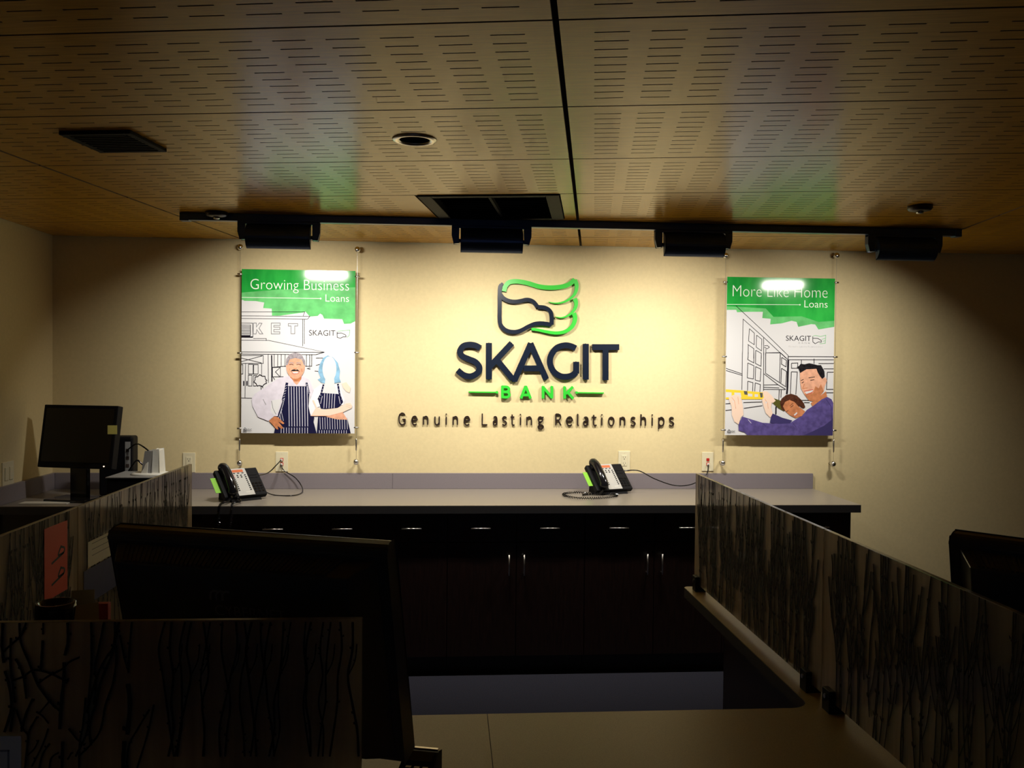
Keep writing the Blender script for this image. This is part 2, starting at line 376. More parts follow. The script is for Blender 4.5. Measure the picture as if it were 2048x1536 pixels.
# ------------------------------------------------------------------ track with four wall washers
TY = 4.315
t = thing('lamp_track', 'long dark blue lamp track fixed along the ceiling', 'track', (.64, TY, ZC))
MB().box(-1.26, 2.58, TY-.020, TY+.020, ZC-.036, ZC-.001).build('rail', MT['lamp'], t, bevel=.003)
MB().box(-1.30, -1.255, TY-.024, TY+.024, ZC-.040, ZC-.001).build('end_cap', MT['lamp'], t, bevel=.003)
MB().box(2.575, 2.61, TY-.024, TY+.024, ZC-.040, ZC-.001).build('end_cap', MT['lamp'], t, bevel=.003)
LAMPS = [(-.832, 9.8, 'over the poster of a couple in aprons'), (.201, 10.8, 'with a blue sheen above the bird emblem'),
         (1.216, 10.8, 'beside the poster with the yellow level'), (2.315, 6.2, 'turned down at the dim end of the track')]
for k, (x, pw, lab) in enumerate(LAMPS):
    zc, yc, r, hw = 2.262, 4.322, .062, .153
    t = thing('wall_washer_lamp', 'dark blue wall washer lamp '+lab, 'lamp', (x, TY, ZC-.036), group='wall washers on the ceiling track')
    # curved housing, open towards the wall
    arc = [math.radians(a) for a in range(92, 262, 10)]
    prof = [(yc+r*math.cos(a), zc+r*math.sin(a)) for a in arc]+[(yc+(r-.004)*math.cos(a), zc+(r-.004)*math.sin(a)) for a in reversed(arc)]
    MB().prism(prof, lambda u, v, s: (s, u, v), x-hw, x+hw).build('housing', MT['lamp'], t)
    cap = [(yc+r*math.cos(a), zc+r*math.sin(a)) for a in arc]
    for sx in (-1, 1):
        MB().prism(cap, lambda u, v, s: (s, u, v), x+sx*(hw-.004), x+sx*hw).build('end_plate', MT['lamp'], t)
        # yoke arm from the track
        a0, a1 = x+sx*(hw+.008), x+sx*(hw+.042)
        arm = [(a0, 2.336), (a1, 2.336), (a1, 2.285), (a1-sx*.010, 2.248), (a0, 2.248)]
        MB().prism(arm, lambda u, v, s: (u, s, v), yc-.022, yc+.014).build('yoke_arm', MT['lamp'], t, bevel=.002)
        MB().tube([(x+sx*(hw-.002), yc-.004, zc), (x+sx*(hw+.012), yc-.004, zc)], .010, 12).build('pivot', MT['lamp'], t)
    MB().box(x-hw-.042, x+hw+.042, TY-.018, TY+.018, 2.322, 2.3345).build('yoke_bar', MT['lamp'], t, bevel=.002)
    rp = [math.radians(a) for a in range(100, 256, 12)]
    rprof = [(yc+(r-.006)*math.cos(a), zc+(r-.006)*math.sin(a)) for a in rp]+[(yc+(r-.0075)*math.cos(a), zc+(r-.0075)*math.sin(a)) for a in reversed(rp)]
    MB().prism(rprof, lambda u, v, s: (s, u, v), x-hw+.006, x+hw-.006).build('reflector', MT['refl'], t)
    ld = bpy.data.lights.new('lamp_tube', 'AREA'); ld.shape = 'RECTANGLE'; ld.size = .25; ld.size_y = .034
    ld.energy = pw; ld.color = (1, .94, .83); ld.spread = math.radians(126)
    lo = bpy.data.objects.new('lamp_tube', ld); COL.objects.link(lo); lo.parent = t
    al = math.radians(50); tx = math.radians((0, 0, -2, -14)[k])
    dirv = Vector((math.sin(tx)*math.cos(al), math.cos(tx)*math.cos(al), -math.sin(al)))
    lo.matrix_basis = t.matrix_basis.inverted() @ (Matrix.Translation((x, yc+.004, zc-.008 if k < 3 else zc-.03)) @ dirv.to_track_quat('-Z', 'Y').to_matrix().to_4x4())

# ------------------------------------------------------------------ long counter under the sign
YF, YFACE = 4.545, 4.585        # counter edge, cabinet faces
XE = 2.225
top = thing('countertop', 'long grey laminate countertop running below the sign', 'countertop', (0, 4.9, ZB))
MB().prism([(XL+.001, YF), (XE, YF), (XE, D-.002), (XL+.001, D-.002)], lambda u, v, s: (u, v, s), ZB-.003, ZB).build('surface', MT['laminate'], top)
MB().prism([(XL+.001, YF), (XE, YF), (XE, D-.002), (XL+.001, D-.002)], lambda u, v, s: (u, v, s), ZB-.042, ZB-.003).build('edge_band', MT['edge'], top)
xs = [XL+.021, on_y(785, 960, D-.02).x, 2.225]
for n, (a, b) in enumerate(zip(xs, xs[1:])):
    struct(MB().box(a+.0006, b-.0006, D-.020, D-.0005, ZB+.0005, ZB+.093).build('trim_%d' % (n+1), MT['splash'], bevel=.001))
struct(MB().box(XL+.0005, XL+.02, YF, D-.0005, ZB+.0005, ZB+.093).build('trim_3', MT['splash'], bevel=.001))

def handle(o, p0, p1, d=Vector((0, -1, 0))):
    p0, p1 = Vector(p0), Vector(p1); s = .026
    MB().tube([p0+d*s, p1+d*s], .0042, 8).tube([p0+(p1-p0)*.08, p0+(p1-p0)*.08+d*s], .0035, 8).tube([p0+(p1-p0)*.92, p0+(p1-p0)*.92+d*s], .0035, 8).build('handle', MT['steel'], o, smooth=True)
bounds = [on_y(p, 1060, YFACE).x for p in (67, 343, 619, 895, 1170, 1446)]+[2.19]
for n, (a, b) in enumerate(zip(bounds, bounds[1:])):
    if n == 0: a = XL+.002
    last = n == len(bounds)-2
    where = ('under the flat monitor in the dim corner', 'below the apron poster', 'under the blank wall between apron poster and emblem', 'below the bird emblem', 'below the phone with the coiled cord', 'at the free end of the grey countertop')[n]
    t = thing('base_cabinet', 'dark brown base cabinet '+where, 'cabinet', ((a+b)/2, 4.88, 0), group='base cabinets under the long counter')
    MB().box(a+.001, b-.001, YFACE+.022, D-.002, .10, ZB-.043).build('body', MT['cab'], t)
    MB().box(a+.001, b-.001, YFACE+.07, D-.01, 0, .10).build('toe_kick', MT['edge'], t)
    c = (a+b)/2
    for s, (p, q) in enumerate(((a, c), (c, b))):
        dr = MB().box(p+.002, q-.002, YFACE, YFACE+.020, .716, ZB-.046).build('drawer', MT['cab'], t, bevel=.0015)
        m = (p+q)/2-.008; handle(dr, (m-.052, YFACE, .790), (m+.052, YFACE, .790))
        dd = MB().box(p+.002, q-.002, YFACE, YFACE+.020, .105, .711).build('door', MT['cab'], t, bevel=.0015)
        hx = c+(-.040 if s == 0 else .040); handle(dd, (hx, YFACE, .54), (hx, YFACE, .650))
# ------------------------------------------------------------------ sign on the wall
SY0, SY1 = D-.026, D-.008
def C(ox, oy, sc, Y=SY0):
    def g(x, y):
        p = on_y(ox+x/sc, oy+y/sc, Y); return (p.x, p.z)
    return g
def sign_part(name, strokes, m, parent, back=True):
    mb = MB()
    for i, (pts, w) in enumerate(strokes): slab_ribbon(mb, pts, w, SY0-.0005*i, SY1+.0005*i)
    if back:                       # studs that hold the piece off the wall
        for pts, w in strokes:
            for p in (pts[len(pts)//6], pts[-1-len(pts)//6]): mb.tube([(p[0], SY1-.002, p[1]), (p[0], D-.0006, p[1])], .003, 6)
    return mb.build(name, m, parent)
PXM = 5.164/FPX                    # metres per pixel on the sign
g = C(980, 545, 10.24)
def gs(P, k=6): return smooth_pts([g(*p) for p in P], k)
t = thing('emblem', 'raised bird head and wing emblem in navy and green on the beige wall', 'emblem', (on_y(1078, 610, D).x, D, on_y(1078, 610, D).z))
w = 84/10.24*PXM
head = gs([(262, 215), (212, 290), (200, 420), (198, 700), (198, 960), (225, 1085), (330, 1185), (490, 1218), (640, 1185), (790, 1105), (930, 1050), (1080, 1042), (1262, 1072)])
beak = gs([(1262, 1072), (1262, 900), (1225, 785), (1120, 720), (975, 708)])
brow = gs([(975, 708), (905, 615), (830, 570), (745, 558), (640, 580), (520, 598), (390, 582), (280, 530), (205, 440)])
sign_part('bird_head', [(head, [w*.25]+[w*.7]*3+[w]*(len(head)-4)), (beak, w), (brow, w)], MT['navy'], t)
w = 92/10.24*PXM
gtop = gs([(288, 385), (312, 290), (385, 205), (500, 180), (640, 190), (800, 225), (1000, 285), (1200, 308), (1400, 300), (1560, 268), (1670, 205), (1735, 140)])
def taper(P, a, b): return [a+(b-a)*i/(len(P)-1) for i in range(len(P))]
f1 = gs([(1735, 150), (1775, 250), (1765, 370), (1710, 475), (1580, 575), (1430, 622), (1310, 625), (1200, 602)])
f2 = gs([(1735, 530), (1765, 620), (1745, 730), (1665, 835), (1560, 900), (1450, 925), (1335, 905)])
f3 = gs([(1715, 830), (1745, 920), (1720, 1040), (1650, 1140), (1520, 1215), (1350, 1238), (1150, 1212), (980, 1175), (850, 1160)])
sign_part('wing', [(gtop, w), (f1, taper(f1, w, .002)), (f2, taper(f2, w, .002)), (f3, taper(f3, w, w*.55))], MT['green'], t)

g = C(900, 670, 5.689)
t = thing('name_lettering', 'large raised navy capital letters of the bank name on the wall', 'sign', (on_y(1075, 722, D).x, D, on_y(1075, 722, D).z))
w = 68/5.689*PXM
lin = lambda *P: [g(*p) for p in P]
S = gs([(345, 150), (290, 120), (220, 110), (150, 128), (115, 185), (138, 240), (215, 275), (290, 308), (335, 370), (315, 430), (240, 470), (155, 455), (85, 400)])
sign_part('letter_s', [(S, w)], MT['navy'], t)
sign_part('letter_k', [(lin((443, 90), (443, 505)), w), (lin((705, 92), (452, 362)), w), (lin((535, 285), (712, 502)), w)], MT['navy'], t)
sign_part('letter_a', [(lin((706, 500), (742, 500), (922, 95)), w), (lin((915, 95), (1095, 505)), w), (lin((838, 380), (1045, 380)), w)], MT['navy'], t)
G = gs([(1432, 152), (1370, 125), (1300, 118), (1215, 148), (1150, 235), (1140, 330), (1180, 415), (1250, 465), (1315, 475), (1385, 462), (1437, 425)])
sign_part('letter_g', [(G, w), (lin((1437, 440), (1437, 305)), w)], MT['navy'], t)
sign_part('letter_i', [(lin((1546, 100), (1546, 508)), w)], MT['navy'], t)
sign_part('letter_t', [(lin((1620, 138), (1926, 138)), w), (lin((1771, 150), (1771, 514)), w)], MT['navy'], t)

t = thing('bank_lettering', 'green raised letters between two thin rules below the bank name', 'sign', (on_y(1075, 785, D).x, D, on_y(1075, 785, D).z))
w = 30/5.689*PXM
sign_part('letter_b', [(lin((597, 718), (597, 578)), w), (gs([(597, 590), (650, 592), (672, 618), (650, 645), (597, 648)]), w), (gs([(597, 648), (655, 650), (676, 680), (655, 706), (597, 706)]), w)], MT['green'], t)
sign_part('letter_a', [(lin((808, 722), (862, 582)), w), (lin((862, 582), (917, 722)), w), (lin((826, 682), (900, 682)), w)], MT['green'], t)
sign_part('letter_n', [(lin((1060, 722), (1060, 582)), w), (lin((1060, 592), (1160, 712)), w), (lin((1160, 722), (1160, 582)), w)], MT['green'], t)
sign_part('letter_k', [(lin((1305, 724), (1305, 586)), w), (lin((1400, 590), (1318, 670)), w), (lin((1335, 645), (1402, 724)), w)], MT['green'], t)
for a, b in (((215, 648), (535, 652)), ((1752, 660), (1442, 656))):
    p, q = g(*a), g(*b); mb = MB(); slab_ribbon(mb, [p, q], 13/5.689*PXM, SY0, SY1)
    mb.tube([(q[0], SY0-.0005, q[1]), (q[0], D-.0006, q[1])], 15/5.689*PXM, 16); mb.tube([(p[0], SY1-.001, p[1]), (p[0], D-.0006, p[1])], .002, 6)
    mb.build('rule', MT['green'], t)

t = thing('tagline_lettering', 'thin dark raised lettering of the slogan above the counter', 'sign', (on_y(1075, 838, D).x, D, on_y(1075, 838, D).z))
TL = 'G115-165 e198-241 n272-312 u345-386 i417-431 n462-502 e533-578 L648-692 a720-755 s778-816 t832-866 i892-905 n933-975 g1006-1052 R1118-1164 e1188-1236 l1258-1278 a1298-1338 t1352-1392 i1413-1427 o1458-1503 n1532-1573 s1602-1640 h1664-1706 i1736-1749 p1778-1823 s1847-1886'
# centre lines of the slogan's letters in a unit box: x across the letter, y 0 at the base line and 1 at cap height
SF = {'G': [[(.95, .82), (.75, .97), (.45, 1), (.15, .85), (.05, .5), (.15, .15), (.45, 0), (.75, .03), (.97, .10)], [(.97, .06), (.97, .46), (.55, .46)]],
      'e': [[(.08, .40), (.93, .40), (.90, .58), (.72, .72), (.45, .73), (.18, .62), (.05, .38), (.15, .12), (.42, 0), (.70, .01), (.92, .08)]],
      'n': [[(.08, 0), (.08, .72)], [(.08, .52), (.30, .68), (.58, .73), (.82, .65), (.92, .45), (.92, 0)]],
      'u': [[(.08, .72), (.08, .25), (.20, .05), (.45, 0), (.72, .06), (.92, .22)], [(.92, .72), (.92, 0)]],
      'i': [[(.5, 0), (.5, .70)], [(.5, .90), (.5, .99)]], 'L': [[(.06, 1), (.06, .02), (.97, .02)]],
      'a': [[(.14, .66), (.42, .73), (.72, .70), (.88, .52), (.88, 0)], [(.88, .42), (.50, .42), (.16, .34), (.06, .18), (.16, .03), (.42, 0), (.70, .08), (.88, .22)]],
      's': [[(.90, .64), (.60, .73), (.25, .70), (.10, .55), (.25, .42), (.70, .32), (.90, .18), (.72, .03), (.38, 0), (.06, .08)]],
      't': [[(.36, .93), (.36, .20), (.48, .03), (.72, 0), (.95, .04)], [(.02, .71), (.90, .71)]],
      'g': [[(.48, .28), (.20, .33), (.08, .50), (.20, .68), (.45, .73), (.70, .66), (.80, .50), (.70, .34), (.48, .28), (.25, .24), (.18, .12), (.35, .04), (.75, 0), (.92, -.12), (.80, -.27), (.45, -.32), (.14, -.27), (.08, -.12), (.30, .02)], [(.66, .68), (.97, .70)]],
      'R': [[(.08, 0), (.08, .98)], [(.08, .98), (.50, .98), (.82, .88), (.86, .68), (.70, .50), (.40, .46), (.08, .46)], [(.48, .46), (.95, 0)]],
      'l': [[(.25, 1), (.25, .15), (.42, .01), (.85, .01)]], 'o': [[(.5, .73), (.20, .65), (.06, .37), (.20, .08), (.5, 0), (.80, .08), (.94, .37), (.80, .65), (.5, .73)]],
      'h': [[(.08, 0), (.08, 1)], [(.08, .52), (.30, .68), (.58, .73), (.82, .65), (.92, .45), (.92, 0)]],
      'p': [[(.08, -.30), (.08, .72)], [(.08, .50), (.30, .68), (.58, .73), (.85, .60), (.94, .36), (.84, .10), (.55, 0), (.28, .04), (.08, .18)]]}
STRAIGHT = {'L', 'i'}
for k, it in enumerate(TL.split()):
    ch = it[0]; a, b = map(float, it[1:].split('-')); by = 1053+a*.0045; TY0 = D-.013
    p0 = on_y(760+(a+4)/3.2, 520+by/3.2, TY0); p1 = on_y(760+(b-4)/3.2, 520+by/3.2, TY0); pt = on_y(760+a/3.2, 520+(by-73)/3.2, TY0)
    mb = MB()
    for i, st in enumerate(SF[ch]):
        q = [(p0.x+(p1.x-p0.x)*u, p0.z+(pt.z-p0.z)*v) for u, v in st]
        if len(q) > 3: q = smooth_pts(q, 4)
        slab_ribbon(mb, q, 8.0/3.2*PXM, TY0-.0004*i, D-.004)
    mb.tube([(q[0][0], D-.006, q[0][1]), (q[0][0], D-.0006, q[0][1])], .0015, 6)
    mb.build('letter_'+ch.lower(), MT['tagl'], t)

# ------------------------------------------------------------------ hanging posters
class Print:
    """flat print on a poster face: every layer lies a fraction of a millimetre before the last"""
    def __init__(s, Y): s.mb = MB(); s.Y = Y; s.n = 0; s.names = list(PM)
    def lay(s): s.n += 1; return s.Y-.00004*s.n
    def mi(s, m): return s.names.index(m)
    def poly(s, m, P):
        y = s.lay(); tri = tessellate_polygon([[Vector((a, b, 0)) for a, b in P]])
        fs = []
        for t in tri:
            a, b, c = (P[i] for i in t)
            fs.append(t if (b[0]-a[0])*(c[1]-a[1])-(b[1]-a[1])*(c[0]-a[0]) > 0 else (t[0], t[2], t[1]))
        s.mb.add([(a, y, b) for a, b in P], fs, s.mi(m))
    def line(s, m, P, w, closed=False):
        if closed: P = P+[P[0]]
        y = s.lay(); L, R = ribbon(P, w*1.4 if m in ('line', 'faint') else w); n = len(P)
        s.mb.add([(a, y, b) for a, b in R]+[(a, y, b) for a, b in L], [(i, i+1, n+i+1, n+i) for i in range(n-1)], s.mi(m))
    def text(s, m, t, box, offset=0): text_on(s.mb, t, box, s.lay(), None, s.mi(m), offset)
def oval(cx, cy, rx, ry, n=24, a0=0, a1=360): return [(cx+rx*math.cos(math.radians(a0+(a1-a0)*k/n)), cy+ry*math.sin(math.radians(a0+(a1-a0)*k/n))) for k in range(n+(a1-a0 != 360))]

PY = D-.058         # printed face of the posters
def hang_poster(name, label, box, cab_px, topy, boty, clips_y, rod_y):
    x0, x1, z0, z1 = box
    t = thing(name, label, 'poster', ((x0+x1)/2, PY, z0), group='posters on steel cables')
    MB().box(x0, x1, PY, PY+.010, z0, z1).build('panel', PM['white'], t)
    for k, (xa, xb) in enumerate(cab_px):
        top = on_y(xa, topy[k], PY); bot = on_y(xb, boty[k], PY); X = (x0-.010) if k == 0 else (x1+.010)
        MB().tube([(X, PY+.005, top.z), (X, PY+.005, bot.z)], .0011, 6).build('cable', MT['steel'], t)
        for z in (top.z, bot.z):
            o = MB().tube([(X, D-.0006, z), (X, PY+.018, z)], .007, 12).build('standoff', MT['steel'], t, smooth=True)
            Xf = Matrix.Translation((X, PY+.006, z)); n = 10
            MB().lathe([(.0175*math.sin(math.pi*i/n)+.0001, -.0175*math.cos(math.pi*i/n)) for i in range(n+1)], 20, X=Xf).build('ball', MT['chrome'], o, smooth=True)
        for cy in clips_y[k]:
            z = on_y(x0 and xa, cy, PY).z; sg = -1 if k == 0 else 1; e = x0 if k == 0 else x1
            MB().tube([(e-sg*.004, PY+.004, z), (e+sg*.024, PY+.004, z)], .0058, 12).build('clip', MT['steel'], t, smooth=True)
        za, zb = on_y(xb, rod_y[0], PY).z, on_y(xb, rod_y[1], PY).z
        MB().tube([(X, PY+.005, za), (X, PY+.005, za-.006), (X, PY+.005, zb+.006), (X, PY+.005, zb)], [.002, .0048, .0048, .002], 10).build('tension_rod', MT['steel'], t, smooth=True)
    return t

# poster with the couple in aprons
a, b = on_y(483.5, 538, PY), on_y(709, 867, PY); B1 = (a.x, b.x, b.z, a.z)
p1 = hang_poster('cable_poster', 'green and white poster of a man and a woman in striped aprons', B1, ((479, 478), (718, 716)), (494, 499), (926, 924), ((548, 706, 857), (553, 705, 855)), (877, 902))
P = Print(PY); u1 = C(476, 530, 8.533, PY); u2 = C(476, 695, 8.533, PY); px1 = PY/FPX/8.533
def cl(p): return (min(max(p[0], B1[0]), B1[1]), min(max(p[1], B1[2]), B1[3]))
A = lambda *Q: [cl(u1(*q)) for q in Q]
L = lambda *Q: [cl(u2(*q)) for q in Q]
P.poly('green', A((40, 20), (2010, 20), (2010, 600), (1500, 680), (900, 640), (430, 600), (40, 590)))
P.poly('greenlight', A((40, 470), (700, 420), (1300, 400), (2010, 380), (2010, 960), (1920, 1000), (1810, 1005), (1780, 925), (1470, 915), (1440, 850), (1400, 830), (1360, 870), (1225, 880), (1150, 795), (1110, 812), (720, 865), (580, 865), (575, 745), (430, 735), (447, 640), (300, 615), (110, 612), (80, 595), (40, 595)))
def tbox(u, x0, x1, ytop, ybot): p, q, r = u(x0, ybot), u(x1, ybot), u(x0, ytop); return (p[0], q[0], (p[1]+q[1])/2, r[1]+(q[1]-p[1])/2)
P.text('text', 'Growing Business', tbox(u1, 212, 1895, 248, 482), -.012)
P.text('text', 'Loans', tbox(u1, 1492, 1895, 505, 628), -.004)
P.line('text', A((40, 552), (1410, 572)), 9*px1); P.poly('text', [u1(*q) for q in oval(1410, 572, 15, 15, 12)])
ln = lambda m, w, *Q: P.line(m, A(*Q), w*px1)
for Q in (((40, 800), (600, 800), (1140, 800), (1112, 868)), ((40, 868), (1225, 876), (1190, 922)), ((40, 912), (700, 918), (1190, 926)), ((1105, 925), (1105, 1385)), ((1132, 925), (1132, 1350)),
          ((40, 990), (250, 992), (255, 1230), (40, 1226)), ((260, 1255), (482, 1255), (482, 1284)), ((40, 1282), (530, 1288), (1470, 1485), (1330, 1528))): ln('line', 6, *Q)
for k in range(9): ln('line', 5, (60, 1022+k*20), (212, 1022+k*20))
ln('line', 14, (60, 1208), (212, 1208)); ln('line', 7, (214, 1020), (214, 1205)); ln('line', 16, (60, 1228), (255, 1230))
for Q in (((265, 990), (260, 1175), (310, 1175), (320, 1100), (370, 1175), (425, 1175), (360, 1080), (410, 995), (365, 990), (312, 1060), (315, 990)),
          ((568, 990), (720, 990), (720, 1030), (612, 1030), (612, 1060), (715, 1060), (715, 1100), (612, 1100), (612, 1140), (715, 1140), (715, 1175), (568, 1175)),
          ((858, 1000), (1020, 1000), (1020, 1040), (970, 1040), (970, 1172), (905, 1172), (905, 1040), (858, 1040))): P.line('faint', A(*Q), 7*px1, True)
P.text('line', 'SKAGIT', tbox(u1, 1212, 1660, 1112, 1205), -.010)
ln('line', 6, (1690, 1140), (1692, 1232), (1745, 1252), (1790, 1226), (1845, 1226), (1838, 1195), (1770, 1160), (1690, 1162))
ln('greenlight', 5, (1700, 1130), (1800, 1120), (1910, 1110), (1900, 1200), (1860, 1235))
ln2 = lambda m, w, *Q: P.line(m, L(*Q), w*px1)
for Q in (((40, 75), (1475, 80)), ((40, 110), (1330, 122), (1475, 80)), ((40, 135), (432, 135), (432, 270), (40, 270)), ((40, 180), (400, 262)), ((40, 240), (420, 140)), ((130, 275), (120, 860)), ((405, 270), (405, 480)),
          ((40, 860), (240, 866)), ((515, 110), (520, 600)), ((590, 340), (725, 335), (725, 500), (590, 500), (590, 340)), ((715, 345), (640, 415), (715, 495)), ((590, 335), (820, 318)), ((590, 500), (780, 498)), ((600, 505), (630, 550)),
          ((1150, 320), (1262, 318)), ((1235, 345), (1180, 360), (1235, 370)), ((1330, 180), (1450, 178)), ((1330, 305), (1420, 280)), ((1310, 400), (1370, 405)),
          ((180, 285), (260, 285), (260, 450), (180, 450), (180, 285)), ((270, 290), (345, 290), (345, 450), (270, 450), (270, 290)), ((178, 470), (240, 470), (240, 655), (178, 655), (178, 470)), ((265, 475), (330, 475)), ((265, 475), (265, 655), (310, 655)), ((60, 290), (85, 290), (85, 450), (60, 450))): ln2('line', 6, *Q)
ln2('line', 14, (575, 130), (580, 400), (580, 580)); ln2('line', 14, (100, 570), (100, 650)); ln2('line', 14, (155, 570), (155, 650))
for x in (620, 680, 740, 805, 1170, 1225, 1260): ln2('line', 6, (x, 116), (x-2, 325))
ln2('line', 8, *[(385+100*math.cos(k*.42)+(14 if k % 2 else -8)*math.cos(k*.42), 565+90*math.sin(k*.42)+(14 if k % 2 else -8)*math.sin(k*.42)) for k in range(16)])
ln2('line', 8, (395, 655), (398, 715)); ln2('line', 8, (420, 655), (425, 690))
pl = lambda m, *Q: P.poly(m, L(*Q))
# the woman behind
pl('blouse', (1230, 880), (1190, 1060), (1250, 1165), (1330, 1030), (1420, 1000), (1800, 980), (1820, 900), (1780, 790), (1720, 640), (1400, 640), (1290, 720))
pl('bluehair', (1530, 135), (1450, 180), (1390, 300), (1370, 420), (1410, 520), (1360, 545), (1420, 600), (1490, 612), (1640, 612), (1755, 590), (1728, 510), (1742, 400), (1705, 260), (1620, 165))
P.poly('white', [u2(*q) for q in oval(1562, 365, 118, 215)]); pl('white', (1495, 520), (1640, 520), (1650, 640), (1700, 780), (1445, 775), (1480, 640))
pl('pale', (1770, 615), (1850, 590), (1925, 690), (1905, 775), (1850, 750), (1800, 690))
def stripes(Q, xs, y0, y1, w=11, lean=0):
    for x in xs: ln2('stripe', w, (x, y0), (x+lean*.5, (y0+y1)/2), (x+lean, y1))
pl('navy', (1440, 775), (1710, 792), (1760, 850), (1795, 935), (1715, 1035), (1560, 1048), (1415, 1040), (1365, 880), (1400, 840))
stripes(None, range(1480, 1700, 44), 785, 1035, 10, -14); ln2('stripe', 9, (1440, 830), (1410, 960)); ln2('stripe', 9, (1720, 830), (1745, 960))
ln2('navy', 30, (1462, 630), (1420, 790), (1370, 890)); ln2('navy', 30, (1705, 620), (1735, 800), (1780, 930))
for k in range(5): ln2('stripe', 7, (1445-k*16, 660+k*48), (1468-k*16, 672+k*48)); ln2('stripe', 7, (1700+k*16, 660+k*56), (1724+k*16, 648+k*56))
pl('navy', (1370, 1170), (1500, 1180), (1870, 1225), (1925, 1475), (1345, 1475))
stripes(None, range(1400, 1870, 42), 1190, 1395, 9, 6); stripes(None, range(1390, 1890, 42), 1410, 1475, 9)
pl('skin', (1500, 1180), (1790, 1108), (1872, 1230), (1700, 1228))
pl('pale', (1300, 900), (1350, 1020), (1450, 1060), (1700, 1032), (1850, 950), (1920, 945), (1948, 990), (1940, 1035), (1800, 1100), (1560, 1165), (1250, 1165), (1330, 1030), (1270, 900))
ln2('skin', 8, (1250, 1165), (1560, 1165), (1800, 1100)); ln2('skin', 5, (1850, 975), (1940, 1000)); ln2('skin', 5, (1840, 1000), (1935, 1032))
# the man in front
pl('shirt', (830, 490), (700, 520), (580, 600), (450, 690), (290, 790), (235, 880), (250, 1000), (345, 1185), (520, 1255), (620, 1170), (690, 1170), (760, 900), (850, 660), (1180, 660), (1240, 860), (1195, 1060), (1230, 900), (1290, 720), (1230, 560), (1160, 515), (1085, 480))
pl('white', (575, 905), (740, 880), (680, 1100), (625, 1165), (560, 1080)); ln2('faint', 6, (430, 880), (480, 980)); ln2('faint', 6, (575, 910), (600, 1040), (650, 1140))
pl('tanned', (880, 480), (1090, 480), (1080, 580), (1010, 635), (930, 590))
P.poly('skin', [u2(*q) for q in oval(984, 320, 160, 215)])
pl('hair', (822, 300), (825, 200), (880, 115), (985, 82), (1085, 115), (1145, 220), (1150, 310), (1125, 300), (1090, 205), (980, 180), (885, 205), (850, 300))
pl('shirt', (860, 540), (905, 520), (1005, 640), (1100, 520), (1140, 545), (1165, 660), (850, 660)); pl('skin', (940, 580), (1060, 580), (1005, 640))
pl('dark', (892, 408), (930, 380), (965, 372), (990, 382), (1020, 374), (1060, 412), (1000, 400), (940, 404)); pl('white', (925, 418), (1040, 418), (1015, 440), (950, 440)); ln2('lip', 8, (915, 418), (945, 448), (1020, 448), (1050, 418))
for x in (915, 1040): ln2('dark', 9, (x-38, 295), (x, 286), (x+36, 298)); ln2('hair', 12, (x-42, 268), (x, 258), (x+40, 270))
ln2('tanned', 9, (950, 350), (975, 366), (1005, 352)); ln2('tanned', 8, (885, 360), (870, 420)); ln2('tanned', 8, (1085, 360), (1098, 420))
pl('navy', (848, 658), (1175, 662), (1215, 780), (1205, 1000), (1240, 1165), (1305, 1182), (1290, 1260), (1345, 1475), (615, 1475), (690, 1130), (760, 930), (820, 800))
ln2('navy', 42, (840, 600), (815, 740), (770, 900)); ln2('navy', 34, (1170, 600), (1195, 700), (1215, 780))
for k in range(6): ln2('stripe', 8, (815-k*10, 660+k*46), (845-k*10, 640+k*46)); ln2('stripe', 8, (1165+k*8, 620+k*30), (1190+k*8, 640+k*30))
stripes(None, range(868, 1190, 45), 668, 1345, 12, 10); stripes(None, range(740, 1230, 45), 1365, 1475, 10)
for k in range(3): ln2('stripe', 8, (800-k*22, 860+k*95), (740-k*22, 1080+k*60), (780-k*40, 1250))
pl('tanned', (530, 1250), (620, 1175), (690, 1190), (795, 1290), (775, 1308), (690, 1262), (778, 1370), (745, 1392), (680, 1335), (692, 1395), (665, 1395), (590, 1310))
P.line('line', L((98, 1395), (124, 1368), (150, 1395), (150, 1425), (98, 1425)), 6*px1, True); ln2('line', 6, (112, 1402), (136, 1402)); ln2('line', 6, (112, 1414), (136, 1414))
P.text('line', 'FDIC', tbox(u2, 165, 240, 1385, 1420))
P.mb.build('print', [PM[k] for k in P.names], p1)

# poster with the man holding a level
a, b = on_y(1454.5, 553.5, PY), on_y(1665, 871, PY); B1 = (a.x, b.x, b.z, a.z)
p2 = hang_poster('cable_poster', 'green and white poster of a man and a woman holding a yellow level', B1, ((1443, 1437), (1668, 1662)), (511, 511), (926, 928), ((564, 713, 860), (565, 714, 861)), (879, 905))
P = Print(PY); u1 = C(1446, 545, 8.904, PY); u2 = C(1446, 705, 8.904, PY); px1 = PY/FPX/8.904
P.poly('greenlight', A((40, 40), (2000, 40), (2000, 968), (1700, 1015), (1640, 925), (1570, 920), (1340, 968), (1310, 880), (1220, 860), (1050, 905), (840, 925), (850, 825), (700, 812), (710, 700), (420, 700), (250, 708), (235, 665), (40, 665)))
P.poly('green', A((40, 40), (2000, 40), (2000, 860), (1700, 880), (1400, 780), (900, 790), (760, 640), (240, 610), (40, 600)))
P.text('text', 'More Like Home', tbox(u1, 172, 1860, 240, 438), -.016)
P.text('text', 'Loans', tbox(u1, 1448, 1862, 498, 625), -.006)
P.line('text', A((40, 568), (1370, 575)), 9*px1); P.poly('text', [u1(*q) for q in oval(1370, 575, 13, 13, 12)])
ln = lambda m, w, *Q: P.line(m, A(*Q), w*px1); ln2 = lambda m, w, *Q: P.line(m, L(*Q), w*px1)
